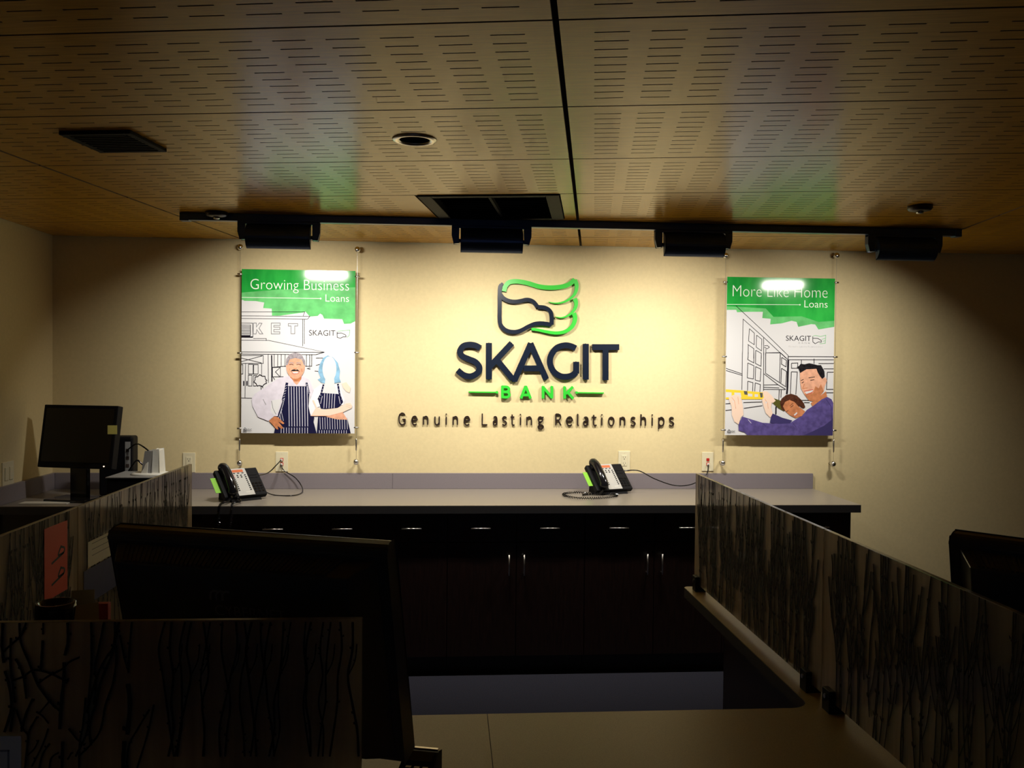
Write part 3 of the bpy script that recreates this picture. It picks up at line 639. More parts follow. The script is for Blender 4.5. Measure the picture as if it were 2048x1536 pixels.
for Q in (((230, 592), (700, 1030), (1160, 1478), (1160, 1532)), ((345, 1532), (358, 830), (730, 1160), (1120, 1525)), ((470, 1000), (558, 1080), (555, 1285), (455, 1220), (470, 1000)), ((598, 1115), (690, 1188), (685, 1395), (592, 1330), (598, 1115)),
          ((440, 1280), (548, 1355), (545, 1532)), ((450, 1290), (446, 1532)), ((582, 1385), (682, 1440), (682, 1532)), ((582, 1385), (578, 1532)), ((722, 1160), (725, 1532)), ((735, 1305), (790, 1300), (825, 1330), (790, 1358), (735, 1330)), ((765, 1360), (760, 1532)),
          ((765, 1430), (1020, 1425), (1020, 1532)), ((1160, 1498), (2000, 1500))): ln('line', 7, *Q)
P.text('line', 'SKAGIT', tbox(u1, 1120, 1565, 1125, 1218), -.004)
P.text('faint', 'B A N K', tbox(u1, 1345, 1550, 1242, 1268), -.03); P.text('faint', 'Genuine Lasting Relationships', tbox(u1, 1170, 1775, 1305, 1340), -.035)
ln('line', 7, (1598, 1140), (1600, 1235), (1640, 1268), (1700, 1235), (1750, 1240), (1750, 1210), (1690, 1175), (1600, 1170)); ln('greenlight', 7, (1598, 1135), (1640, 1120), (1740, 1140), (1828, 1115), (1820, 1260), (1720, 1268)); ln('greenlight', 6, (1760, 1190), (1825, 1170)); ln('greenlight', 6, (1770, 1225), (1822, 1215))
for Q in (((345, 0), (335, 665)), ((40, 282), (345, 382)), ((40, 320), (345, 408)), ((450, 0), (440, 125), (548, 185), (548, 0)), ((440, 185), (550, 235), (540, 470), (432, 450), (440, 185)), ((580, 0), (578, 195), (675, 245), (682, 15)), ((580, 250), (675, 295), (662, 512), (572, 490), (580, 250)),
          ((440, 512), (532, 535), (528, 690)), ((440, 512), (435, 680)), ((572, 540), (665, 570), (655, 700)), ((572, 540), (565, 690)), ((725, 0), (720, 680)), ((760, 0), (758, 370), (1020, 545), (1125, 615)), ((730, 380), (980, 575), (1115, 655)), ((720, 578), (980, 572)), ((720, 618), (1000, 630)), ((720, 655), (1110, 660)),
          ((770, 5), (1025, 5)), ((1020, 0), (1005, 530)), ((1030, 10), (1160, 130), (1160, 70), (2000, 75)), ((1045, 85), (1130, 140), (1120, 255), (1040, 205), (1045, 85)), ((1040, 280), (1130, 335), (1115, 600)), ((1040, 280), (1030, 540)), ((1170, 128), (2000, 130)), ((1218, 190), (1330, 185), (1330, 280), (1218, 280), (1218, 190)),
          ((1215, 342), (1322, 345), (1295, 745)), ((1215, 342), (1198, 740)), ((1395, 135), (1395, 200)), ((1620, 110), (1620, 200)), ((1700, 195), (2000, 195)), ((1790, 290), (2000, 290)), ((1855, 350), (2000, 350)), ((1855, 350), (1840, 655), (2000, 655)), ((1000, 660), (992, 860)), ((1035, 660), (1030, 800)),
          ((360, 890), (690, 878)), ((370, 992), (700, 945)), ((40, 912), (130, 905)), ((40, 1030), (150, 1018)), ((1800, 715), (2000, 715)), ((1400, 850), (1540, 850)), ((1440, 890), (1540, 892))): ln2('line', 7, *Q)
ln2('line', 22, (1160, 130), (1145, 620), (1135, 740)); ln2('line', 16, (942, 960), (938, 1100))
# yellow level
pl('yellow', (40, 655), (300, 672), (760, 715), (750, 832), (40, 832)); pl('white', (40, 705), (150, 710), (150, 790), (40, 800)); pl('white', (200, 712), (310, 718), (325, 800), (200, 790)); pl('white', (440, 730), (520, 738), (520, 785), (440, 780)); pl('white', (560, 742), (620, 745), (620, 790), (560, 790))
pl('vial', (365, 685), (430, 690), (435, 755), (380, 748)); pl('vial', (650, 715), (705, 722), (700, 800), (665, 800))
# woman
pl('olive', (905, 815), (1030, 860), (1090, 1050), (980, 990), (870, 890)); pl('pale', (700, 690), (780, 690), (860, 760), (935, 860), (880, 900), (830, 840), (720, 790))
pl('curl', (1010, 900), (1040, 820), (1120, 755), (1210, 735), (1310, 765), (1390, 840), (1440, 910), (1460, 980), (1420, 1000), (1380, 950), (1080, 1040), (1040, 1010))
pl('tanned', (1065, 960), (1100, 880), (1180, 845), (1270, 880), (1340, 960), (1400, 1000), (1460, 1050), (1400, 1130), (1290, 1170), (1190, 1120), (1110, 1050))
pl('curl', (1270, 860), (1400, 850), (1460, 960), (1400, 985), (1330, 930)); pl('white', (1255, 1110), (1310, 1060), (1322, 1085), (1275, 1125)); ln2('lip', 9, (1240, 1120), (1280, 1130), (1330, 1080)); ln2('dark', 10, (1120, 1060), (1160, 1030)); ln2('dark', 10, (1200, 975), (1250, 940)); ln2('curl', 8, (1185, 950), (1240, 905))
# man
pl('tanned', (1560, 900), (1640, 840), (1830, 690), (1850, 790), (1700, 880), (1590, 960))
pl('skin', (1365, 340), (1480, 295), (1660, 285), (1720, 400), (1760, 470), (1820, 440), (1848, 500), (1810, 600), (1790, 690), (1700, 800), (1600, 860), (1530, 855), (1440, 740), (1385, 640), (1370, 520))
pl('tanned', (1440, 740), (1500, 720), (1600, 720), (1640, 600), (1700, 640), (1740, 560), (1790, 690), (1700, 810), (1590, 868), (1525, 855))
pl('dark', (1310, 255), (1350, 240), (1380, 200), (1450, 210), (1530, 190), (1600, 205), (1680, 225), (1740, 225), (1800, 330), (1808, 430), (1760, 470), (1720, 420), (1680, 350), (1660, 290), (1480, 300), (1370, 365), (1345, 290))
pl('white', (1455, 700), (1520, 690), (1590, 670), (1600, 690), (1540, 715), (1480, 740)); ln2('lip', 12, (1440, 690), (1520, 672), (1600, 660)); ln2('lip', 12, (1475, 745), (1550, 730), (1605, 690))
ln2('dark', 12, (1395, 545), (1435, 520)); ln2('dark', 12, (1550, 495), (1620, 485)); ln2('dark', 12, (1380, 500), (1430, 480)); ln2('dark', 12, (1520, 450), (1630, 435)); ln2('tanned', 12, (1445, 560), (1415, 640), (1500, 630))
pl('purple', (1490, 1020), (1600, 950), (1760, 830), (1850, 790), (1925, 830), (2000, 900), (2000, 1480), (430, 1490), (380, 1420), (275, 1390), (270, 1280), (340, 1140), (470, 1180), (700, 1250), (1000, 1270), (1200, 1250), (1290, 1190), (1400, 1130))
pl('plum', (830, 1250), (850, 1150), (880, 1085), (1050, 1160), (1230, 1210), (1190, 1262), (1000, 1272)); pl('plum', (1420, 1490), (1600, 1400), (1800, 1300), (1930, 1200), (2000, 1150), (2000, 1490))
ln2('plum', 10, (1830, 830), (1920, 960), (1930, 1200)); ln2('shirt', 8, (440, 1190), (500, 1260)); ln2('plum', 8, (700, 1260), (760, 1310)); ln2('plum', 8, (1240, 1260), (1300, 1330))
pl('pale', (95, 800), (180, 755), (280, 760), (325, 830), (350, 960), (360, 1110), (310, 1160), (275, 1280), (200, 1230), (155, 1110), (150, 960), (110, 860)); ln2('skin', 9, (150, 800), (200, 860), (225, 1000)); ln2('skin', 9, (260, 790), (275, 920)); pl('white', (165, 850), (190, 870), (180, 895))
pl('pale', (690, 840), (740, 780), (820, 790), (870, 860), (850, 980), (880, 1085), (840, 1160), (760, 1080), (720, 960)); ln2('skin', 9, (740, 830), (790, 900), (800, 1000)); pl('white', (750, 870), (785, 880), (760, 915))
P.line('line', L((78, 1398), (103, 1370), (128, 1398), (128, 1428), (78, 1428)), 6*px1, True); ln2('line', 6, (90, 1404), (115, 1404)); P.text('line', 'FDIC', tbox(u2, 140, 212, 1388, 1424))
P.mb.build('print', [PM[k] for k in P.names], p2)

# ------------------------------------------------------------------ wall plates
def wall_plate(px, py, kind, label):
    c = on_y(px, py, D); w, h = .036, .058
    t = thing('wall_outlet', label, 'outlet', (c.x, D, c.z)); Y = -.006
    MB().box(-w, w, Y, 0, -h, h).build('cover_plate', MT['plate'], t, world=False, bevel=.002)
    for z in (-.0475, .0475): MB().tube([(0, Y-.001, z), (0, Y+.002, z)], .0028, 10).build('screw', MT['plate'], t, world=False)
    if kind == 'power':
        ins = MB().box(-.0165, .0165, Y-.0025, Y, -.033, .033).build('receptacle', MT['plate'], t, world=False, bevel=.001)
        for z in (.018, -.018):
            MB().box(-.0075, -.0055, Y-.0030, Y-.002, z-.001, z+.007).build('contact_slot', MT['slot'], ins, world=False)
            MB().box(.0055, .0075, Y-.0030, Y-.002, z-.001, z+.007).build('contact_slot', MT['slot'], ins, world=False)
            MB().tube([(0, Y-.0030, z-.008), (0, Y-.002, z-.008)], .0028, 10).build('contact_slot', MT['slot'], ins, world=False)
    else:
        for z in (.012, -.014):
            j = MB().box(-.009, .009, Y-.004, Y, z-.009, z+.009).build('jack', MT['red'], t, world=False, bevel=.001)
            if kind == 'plugged' or z < 0: MB().box(-.006, .006, Y-.014, Y-.003, z-.007, z+.005).build('plug', MT['white'], j, world=False, bevel=.001)
    return t, c
wall_plate(378.5, 925, 'power', 'almond power outlet half hidden behind the end of the twig partition')
o2, c2 = wall_plate(564, 923, 'plugged', 'almond data outlet with two plugged cables below the apron poster')
wall_plate(1248, 921, 'power', 'almond power outlet just above a desk phone')
o4, c4 = wall_plate(1415, 923, 'jack', 'almond data outlet with one red jack empty and one plugged cable')
c = on_x(15, 947, XL+.001)
t = thing('light_switch', 'double switch plate on the dim side wall', 'switch', (XL, c.y, c.z))
MB().box(0, .006, -.058, .058, -.062, .062).build('cover_plate', MT['plate'], t, world=False, bevel=.002)
for y in (-.024, .024): MB().box(.006, .011, y-.016, y+.016, -.034, .034).build('rocker', MT['plate'], t, world=False, bevel=.002)

# ------------------------------------------------------------------ desk phones
def desk_phone(px, py, yaw, label):
    p = on_z(px, py, ZB); T = math.radians(45)
    t = thing('desk_phone', label, 'phone', (p.x, p.y, ZB+.002), yaw, group='desk phones on the grey counter')
    # face coordinates: u across, v up the face, n out of the face; the lower front edge lies at the origin
    z0 = .026
    F = lambda u, v, n: (u, v*math.cos(T)-n*math.sin(T), z0+v*math.sin(T)+n*math.cos(T))
    X = Matrix(((1, 0, 0, 0), (0, math.cos(T), -math.sin(T), 0), (0, math.sin(T), math.cos(T), z0), (0, 0, 0, 1)))
    Lf = .188; u0, u1, u2, u3 = -.122, -.042, .050, .122
    MB().box(u0, u3, 0, Lf, -.030, 0, X=X).build('body', MT['black'], t, world=False, bevel=.006)
    MB().prism([(.004, 0), (.150, 0), (.135, .135), (.060, .075)], lambda a, b, s: (s, a, b), -.085, .085).build('stand', MT['black'], t, world=False, bevel=.003)
    fp = MB().box(u1, u2, .004, Lf-.002, 0, .0022, X=X).build('faceplate', MT['silver'], t, world=False)
    MB().box(-.028, .034, .160, .177, .0022, .0032, X=X).build('display', MT['lcd'], fp, world=False)
    key = lambda u, v, w, h, m='black', par=fp, n0=.0022: MB().box(u-w, u+w, v-h, v+h, n0, n0+.0022, X=X).build('key', MT[m], par, world=False, bevel=.0006)
    for u in (-.022, .002, .027): key(u, .153, .006, .002)
    for u in (-.008, .013): key(u, .138, .004, .003); key(u, .126, .004, .003)
    for k in range(9):
        v = .138-k*.0125
        key(-.030, v, .0042, .003, 'red' if k < 2 else 'black'); key(.036, v, .0042, .003)
    MB().box(.004, .012, .021, .025, .0022, .0026, X=X).box(.014, .026, .021, .025, .0022, .0026, X=X).build('maker_mark', MT['white'], fp, world=False)
    for r in range(4):
        for cc in range(3): key(.062+cc*.020, .026+r*.0175, .0075, .0058, 'gloss', t, 0)
    for r in range(2): key(.082, .120+r*.018, .022, .004, 'black', t, 0)
    # handset lying in its cradle
    hs = [(-.079, .012, .014), (-.079, .030, .030), (-.079, .070, .038), (-.079, .110, .039), (-.079, .150, .037), (-.079, .178, .028), (-.079, .194, .010)]
    mb = MB(); mb.tube([F(*q) for q in smooth_pts(hs, 4)], [.012]+[.026]*3+[.0235]*17+[.026]*3+[.012], 14)
    h = mb.build('handset', MT['gloss'], t, smooth=True, world=False)
    MB().box(-.100, -.058, .010, .056, 0, .020, X=X).build('mouthpiece', MT['black'], h, world=False, bevel=.006)
    MB().box(-.100, -.058, .148, .196, 0, .020, X=X).build('earpiece', MT['black'], h, world=False, bevel=.006)
    MB().box(-.150, -.095, .050, .150, -.020, -.0185, X=X).build('pull_out_card', MT['lime'], t, world=False)
    return t, (lambda u, v, n: t.matrix_basis @ Vector(F(u, v, n)))
ph1, F1 = desk_phone(494, 1002, math.radians(40), 'desk phone near the counter edge with its cord hanging over the front')
ph2, F2 = desk_phone(1231, 989, math.radians(22), 'desk phone with its black cord coiled on the counter before it')

def coil(pts, R=.006, r=.0022, turns=60):
    S = smooth_pts([tuple(p) for p in pts], 40); out = []; n = len(S)
    for i, p in enumerate(S):
        q = Vector(p); d = (Vector(S[min(i+1, n-1)])-Vector(S[max(i-1, 0)])).normalized()
        a = d.cross(Vector((.31, .2, .93))).normalized(); b = a.cross(d); w = 2*math.pi*turns*i/n
        out.append(q+a*math.cos(w)*R+b*math.sin(w)*R)
    return MB().tube(out, r, 5)
def cord(pts, label, name='phone_cord', r=.0032, m='gloss', k=8):
    return tag(MB().tube(smooth_pts([tuple(p) for p in pts], k), r, 8).build(name, MT[m], smooth=True), label, 'cable')
zt = ZB+.0045
W_ = lambda px, py, Y: on_y(px, py, Y)
cord([F1(.10, .150, -.032), W_(535, 946, 5.05), W_(553, 930, 5.12), (c2.x-.002, D-.020, c2.z+.011)], 'black cable rising from the phone to the upper data jack')
e = F1(.112, .03, -.012); zf = lambda px, py: on_z(px, py, zt)
cord([e, zf(548, 990), zf(585, 991), zf(604, 985), W_(603, 972, 5.10), W_(590, 955, 5.14), W_(568, 941, 5.16), (c2.x-.003, D-.020, c2.z-.016)], 'black cable looping over the counter to the lower data jack')
cord([F2(.10, .150, -.032), W_(1275, 941, 5.06), W_(1310, 958, 5.09), (W_(1350, 971, 5.12)), W_(1385, 968, 5.13), W_(1412, 950, 5.15), (c4.x, D-.020, c4.z-.016)], 'black cable running from the phone behind the partition to the data outlet')
h = F2(-.079, .012, .0)
tag(coil([h, Vector((h.x-.03, h.y-.03, ZB+.012)), zf(1150, 986)+Vector((0, 0, .004)), zf(1126, 990)+Vector((0, 0, .004)), zf(1150, 997)+Vector((0, 0, .004)), zf(1195, 997)+Vector((0, 0, .004)), zf(1232, 993)+Vector((0, 0, .004)), zf(1226, 989.5)+Vector((0, 0, .004)), zf(1190, 989)+Vector((0, 0, .004)), zf(1165, 991)+Vector((0, 0, .004))], .0055, .0024, 95).build('handset_cord', MT['gloss']), 'coiled black handset cord lying in a loop on the counter', 'cable')
h = F1(-.079, .012, .0); hy = YF-.012
tag(coil([h, Vector((h.x-.01, h.y-.05, ZB+.012)), (h.x-.03, YF-.004, ZB+.008), (h.x-.035, hy, ZB-.05), (h.x-.032, hy-.004, ZB-.20), (h.x-.012, hy-.008, ZB-.30), (h.x+.012, hy-.006, ZB-.25), (h.x+.028, hy-.002, ZB-.08), (h.x+.03, YF-.004, ZB+.008), (h.x+.05, h.y-.03, ZB+.012), F1(-.05, .02, -.02)], .0055, .0022, 130).build('handset_cord', MT['gloss']), 'coiled black handset cord hanging down over the counter front', 'cable')

# ------------------------------------------------------------------ teller counter and twig partitions
PXR, PXL, PYF = .990, -1.080, 1.452      # faces of the partitions
XI0, XI1, YI = -1.035, .950, 2.190       # inner edges of the teller space
YEND = 3.444
tc_ = thing('teller_counter', 'tan laminate teller counter wrapped around a dark work space', 'counter', (0, 1.75, 0))
def rnd(cx, cy, r, a0, a1, n=6): return [(cx+r*math.cos(math.radians(a0+(a1-a0)*k/n)), cy+r*math.sin(math.radians(a0+(a1-a0)*k/n))) for k in range(n+1)]
r = .055; xo0, xo1, yo = -1.62, 1.62, 1.28; seam = on_z(980, 1480, ZT).x
left = [(seam-.0008, yo), (seam-.0008, YI)]+rnd(XI0+r, YI+r, r, 270, 180)+[(XI0, 3.76), (xo0, 3.76), (xo0, yo)]
right = [(seam+.0008, yo), (xo1, yo), (xo1, YEND), (XI1+.012, YEND), (XI1, YEND-.012)]+rnd(XI1-r, YI+r, r, 0, -90)+[(seam+.0008, YI)]
for poly in (left, right):
    MB().prism(poly, lambda u, v, s: (u, v, s), ZT-.003, ZT).build('top_section', MT['tan'], tc_)
    MB().prism(poly, lambda u, v, s: (u, v, s), ZT-.040, ZT-.0031).build('edge_band', MT['edge'], tc_)
for x0, x1, y0, y1 in ((xo0+.03, xo1-.03, yo+.05, yo+.09), (xo0+.03, xo0+.07, yo+.09, 3.72), (xo1-.07, xo1-.03, yo+.09, YEND-.03), (XI0-.20, XI0-.16, YI+.1, 3.72), (XI1+.16, XI1+.20, YI+.1, YEND-.03)):
    MB().box(x0, x1, y0, y1, 0, ZT-.041).build('support_panel', MT['cab'], tc_)

random.seed(11)
PZ0, PZ1, PT = ZT+.024, 1.22, .012
def twig_mesh(k):
    rnd_ = random.Random(100+k); H = (PZ1-PZ0)*(1 if k % 3 else rnd_.uniform(.45, .8)); z0 = rnd_.uniform(0, PZ1-PZ0-H)
    pts = []; x = 0; dx = rnd_.uniform(-.012, .012)
    n = 9
    for i in range(n): pts.append((x, 0, z0+.001+(H-.002)*i/(n-1))); dx += rnd_.uniform(-.008, .008); dx *= .85; x += dx
    mb = MB(); r0 = rnd_.uniform(.0020, .0036)
    def put(P, r): 
        q = smooth_pts(P, 3); mb.tube([(a, 0, c) for a, b, c in q], [r*(1-.4*i/len(q)) for i in range(len(q))], 5)
    put(pts, r0)
    for b in range(rnd_.randint(1, 4)):
        i = rnd_.randint(1, n-4); a = pts[i]; s = rnd_.choice((-1, 1)); l = rnd_.uniform(.05, .14); l = min(l, z0+H-a[2]-.004)
        put([a, (a[0]+s*l*.18, 0, a[2]+l*.4), (a[0]+s*l*.30, 0, a[2]+l)], r0*.7)
    for b in range(rnd_.randint(3, 6)):
        i = rnd_.randint(1, n-2); a = pts[i]; s = rnd_.choice((-1, 1))
        mb.tube([(a[0], 0, a[2]), (a[0]+s*.005, 0, a[2]+.005), (a[0]+s*.008, 0, a[2]+.010)], [.001, .0034, .001], 5)
    ys = [abs(v[1]) for v in mb.v]; mx = max(ys)       # flattened so that each face of the sheet just shows it
    mb.v = [(v[0], v[1]/mx*(PT/2+.0006) if abs(v[1]) > 1e-5 else v[1], v[2]) for v in mb.v]
    mb.v = [(v[0], math.copysign(PT/2+.0006, v[1]) if abs(v[1]) > 1e-4 else v[1], v[2]) for v in mb.v]
    me = bpy.data.meshes.new('twig'); me.from_pydata(mb.v, [], mb.f); me.materials.append(MT['twig']); me.update(); return me
TW = [twig_mesh(k) for k in range(14)]
def partition(label, p0, p1, n, clamps, inner):     # upright sheet from p0 to p1 (x, y), the sheet lies on the outer side
    p0, p1 = Vector((*p0, 0)), Vector((*p1, 0)); d = (p1-p0); ln_ = d.length; ang = math.atan2(d.y, d.x)
    t = thing('desk_divider', label, 'divider', (p0.x, p0.y, ZT), ang, group='resin partitions with twigs inside')
    MB().box(0, ln_, -PT/2, PT/2, PZ0-ZT, PZ1-ZT).build('resin_sheet', MT['resin'], t, world=False, bevel=.001)
    for k in range(n):
        o = link('twig', random.choice(TW), t); s = random.uniform(.8, 1.3)
        u = min(max(.03+(ln_-.06)*(k+random.uniform(.1, .9))/n, .085), ln_-.085)
        o.matrix_basis = Matrix.Translation((u, 0, PZ0-ZT)) @ Matrix.Diagonal((random.choice((-1, 1))*min(s, 1.0), 1, 1, 1))
    for u in clamps:
        c = MB().box(u-.022, u+.022, -PT/2-.016, PT/2+.016, 0, .058).build('clamp', MT['black'], t, world=False, bevel=.002)
        for s in (-1, 1): MB().tube([(u, s*(PT/2+.0155), .040), (u, s*(PT/2+.0195), .040)], .006, 10).build('clamp_screw', MT['steel'], c, world=False)
    return t
xr = PXR+PT/2; xl = PXL-PT/2
partition('frosted twig partition with a bright top edge pointing at the free counter end', (xr, 3.43), (xr, 2.232), 62, (.05, 1.12), 0)
partition('frosted twig partition in front of the computer by the bare wall', (xr, 2.226), (xr, 1.290), 44, (.06, .86), 0)
partition('frosted twig partition ending beside the phone with the hanging cord', (xl, 3.745), (xl, 2.62), 62, (.06, 1.06), 0)
partition('frosted twig partition carrying the orange card', (xl, 2.614), (xl, 1.475), 58, (.06, 1.08), 0)

# front partition: its twigs are large in the picture, so they are laid out one by one
yf = PYF+PT/2
t = thing('desk_divider', 'wide frosted partition with bold dark twigs in front of the monitor', 'divider', (xl, yf, ZT), 0, 'resin partitions with twigs inside')
FX1 = -.142
MB().box(xl-.3, FX1, PYF, PYF+PT, PZ0, PZ1).build('resin_sheet', MT['resin'], t, bevel=.001)
fr = lambda x, y: on_y(x/5.02, 1230+y/5.02, PYF)
TWIGS = [(26, (680, 70), (684, 180), (680, 290), (650, 405)), (30, (645, 475), (642, 640), (615, 900), (600, 1145)), (20, (195, 70), (210, 270), (290, 470), (370, 680), (450, 800), (520, 890), (600, 960)),
         (16, (435, 70), (432, 195)), (24, (430, 255), (420, 420), (410, 550)), (20, (130, 655), (230, 620), (330, 555), (430, 562), (530, 595), (620, 640), (690, 660)), (18, (385, 685), (500, 605), (620, 545), (700, 470), (790, 428)),
         (20, (155, 440), (200, 520), (240, 640), (265, 840)), (20, (915, 70), (920, 340), (915, 580), (890, 850), (880, 1150), (760, 1420)), (20, (1045, 70), (1000, 300), (955, 520), (965, 660), (945, 900)),
         (22, (1155, 70), (1145, 300), (1060, 440), (980, 600), (920, 800), (870, 980)), (24, (1195, 70), (1130, 380), (1020, 650), (960, 900), (900, 1100), (915, 1310)), (18, (1165, 300), (1165, 480), (1130, 700), (1060, 900), (1010, 1150), (920, 1290), (790, 1420)),
         (18, (860, 830), (835, 1100), (800, 1300), (795, 1600)), (20, (20, 380), (120, 290), (215, 200), (265, 70)), (20, (110, 230), (105, 500), (130, 700), (150, 880)), (24, (50, 560), (90, 700), (115, 930), (45, 1175)), (24, (140, 930), (105, 1170)),
         (22, (330, 840), (260, 1000), (215, 1170)), (18, (165, 950), (230, 1140), (280, 1210), (265, 1400), (240, 1640)), (18, (375, 1020), (310, 1130), (280, 1210)), (16, (510, 850), (400, 980)), (14, (365, 970), (430, 1015), (490, 1090)), (28, (630, 1270), (625, 1440), (620, 1700)),
         (16, (690, 1140), (770, 1240), (850, 1310)), (16, (485, 1140), (430, 1300), (320, 1520)), (18, (500, 1290), (420, 1420), (380, 1640)), (14, (390, 1255), (340, 1350), (260, 1420)), (16, (590, 1380), (510, 1450), (490, 1650)), (42, (1285, 690), (1305, 900), (1280, 1200)),
         (40, (1250, 1265), (1240, 1440), (1235, 1680)), (20, (1325, 70), (1300, 350), (1290, 580)), (18, (1205, 200), (1250, 430), (1290, 560)), (18, (1500, 950), (1380, 1150), (1290, 1330), (1270, 1660)), (18, (1545, 900), (1480, 1200), (1370, 1560)), (16, (720, 1380), (680, 1450)), (26, (30, 70), (20, 300), (40, 480))]
for k in range(20):
    x = 1640+k*100+random.uniform(-30, 30); q = [(x, 70)]
    for j in range(1, 6): q.append((q[-1][0]+random.uniform(-70, 50), 70+j*270))
    TWIGS.append((random.uniform(14, 24), *q))
    if k % 2: TWIGS.append((12, q[2], (q[2][0]+70, q[2][1]-150), (q[2][0]+90, q[2][1]-320)))
for w, *Q in TWIGS:
    P3 = []
    for q in smooth_pts(Q, 5):
        p = fr(*q); P3.append((min(max(p.x, xl-.28), FX1-.004), min(max(p.z, PZ0+.002), PZ1-.001)))
    mb = MB(); wm = w/5.02*PYF/FPX; ws = [wm*(1+.10*math.sin(i*1.7)) for i in range(len(P3))]
    slab_ribbon(mb, P3, ws, PYF-.0007, PYF+PT+.0007)
    rr = random.Random(int(w*100)+len(Q)+int(Q[0][0]))
    for b in range(max(1, len(P3)//8)):            # buds
        i = rr.randint(1, len(P3)-2); a = P3[i]; s = rr.choice((-1, 1)); e = wm*.9
        bud = [(a[0], a[1]), (a[0]+s*e, a[1]+e*.5), (a[0]+s*e*1.25, a[1]+e*1.1)]
        if all(PZ0 < q[1] < PZ1-.002 and q[0] < FX1 for q in bud): slab_ribbon(mb, bud, [wm*.6, wm*.9, wm*.3], PYF-.0006, PYF+PT+.0006)
    mb.build('twig', MT['twig'], t)
for x in (-1.30, -.80, -.25): MB().box(x-.022, x+.022, PYF-.016, PYF+PT+.016, ZT, ZT+.058).build('clamp', MT['black'], t, bevel=.002)

# ------------------------------------------------------------------ all-in-one computers seen from behind
def all_in_one(pa, pb, ztop, w, tilt, label, lettering):
    A_, B_ = on_z(*pa, ztop), on_z(*pb, ztop); d = (B_-A_); d.z = 0
    width = w or d.length; d.normalize(); yaw = math.atan2(d.y, d.x); H = .47
    nrm = Vector((d.y, -d.x, 0))                      # towards the camera
    topc = A_+d*(width/2); base = topc-nrm*(math.sin(tilt)*H)
    t = thing('all_in_one_computer', label, 'computer', (base.x, base.y, ZT), yaw, 'all in one computers on the teller counters')
    zb = ztop-ZT-math.cos(tilt)*H
    X = Matrix.Translation((0, 0, zb)) @ Matrix.Rotation(tilt, 4, 'X')      # +y is the screen side, -y the back
    hw = width/2
    MB().prism([(.040, .004), (.040, H-.010), (.034, H-.002), (.010, H), (-.004, H-.004), (-.010, H-.014), (-.010, .004)], lambda a, b, s: (s, a, b), -hw, hw, X=X).build('front_frame', MT['pc'], t, world=False, bevel=.004)
    MB().box(-hw+.03, hw-.03, .0395, .0415, .05, H-.03, X=X).build('screen', MT['screen'], t, world=False)
    lo = [(-hw+.018, -.010, .012), (hw-.018, -.010, .012), (hw-.018, -.010, H-.024), (-hw+.018, -.010, H-.024)]
    hi = [(-hw+.055, -.070, .05), (hw-.055, -.070, .05), (hw-.055, -.070, H-.036), (-hw+.055, -.070, H-.036)]
    sh = MB().add(lo+hi, [(3, 2, 1, 0), (4, 5, 6, 7), (0, 1, 5, 4), (1, 2, 6, 5), (2, 3, 7, 6), (3, 0, 4, 7)], 0, X).build('back_shell', MT['pc'], t, world=False, bevel=.003)
    n = 46
    for k in range(n):
        f = (k+.5)/n; xa = -hw+.035+f*(width-.115); xb = -hw+.065+f*(width-.165)
        MB().hexa([(xa-.0028, -.016, H-.0252), (xa+.0028, -.016, H-.0252), (xb+.0026, -.066, H-.0352), (xb-.0026, -.066, H-.0352)],
                  [(xa-.0028, -.016, H-.0220), (xa+.0028, -.016, H-.0220), (xb+.0026, -.066, H-.0320), (xb-.0026, -.066, H-.0320)], 0, X).build('vent_rib', MT['pc'], sh, world=False)
    if lettering:
        mb = MB(); text_on(mb, 'CYBERNET', (-.035, .115, .338, .360), -.0716, offset=-.006); o = MB(); o.add(mb.v, mb.f, 0, X); o.build('maker_name', MT['letter'], sh, world=False)
        mb = MB()
        for k in range(3): slab_ribbon(mb, smooth_pts([(-.042+k*.013, .370), (-.040+k*.013, .384), (-.033+k*.013, .389), (-.024+k*.013, .389)], 4), [.004]*13, -.0716, -.0705)
        o = MB(); o.add(mb.v, mb.f, 0, X); o.build('maker_mark', MT['letter'], sh, world=False)
    MB().box(-.05, .05, -.02, .02, .012, max(zb+.10, .1)).build('stand_neck', MT['black'], t, world=False, bevel=.004)
    MB().box(-.13, .13, -.09, .10, 0, .014).build('stand_base', MT['black'], t, world=False, bevel=.004)
    return t
all_in_one((222, 1058), (774, 1094), 1.30, None, math.radians(14), 'black all in one computer behind the bold twig partition, its back with vent ribs', True)
all_in_one((1903, 1069), (2048, 1088), 1.30, .56, math.radians(12), 'black all in one computer beyond the long twig divider by the bare wall', False)

# ------------------------------------------------------------------ things on the dim end of the long counter
a, b = on_y(59, 811, 4.72), on_y(226, 815, 4.72)
t = thing('flat_monitor', 'black flat monitor on its stand in the dim corner', 'monitor', ((a.x+b.x)/2, 4.72, ZB), math.radians(-14))
w = (b.x-a.x)/2/math.cos(math.radians(14)); zt_ = a.z-ZB; h = .335; ti = math.radians(-10)
X = Matrix.Translation((0, .02, zt_-h*math.cos(ti))) @ Matrix.Rotation(ti, 4, 'X')
fm = MB().box(-w, w, 0, .045, 0, h, X=X).build('case', MT['black'], t, world=False, bevel=.004)
MB().box(-w+.018, w-.018, -.0015, .001, .03, h-.018, X=X).build('screen', MT['screen'], fm, world=False)
MB().tube([tuple(X @ Vector((w-.045, -.003, .013))), tuple(X @ Vector((w-.045, .002, .013)))], .0032, 8).build('power_light', MT['led'], fm, world=False)
MB().box(-.05, .05, .055, .085, .01, .22).build('stand_neck', MT['gloss'], t, world=False, bevel=.004)
MB().box(-.12, .12, -.06, .12, 0, .014).build('stand_base', MT['gloss'], t, world=False, bevel=.004)
c = on_y(229, 859, 4.70)
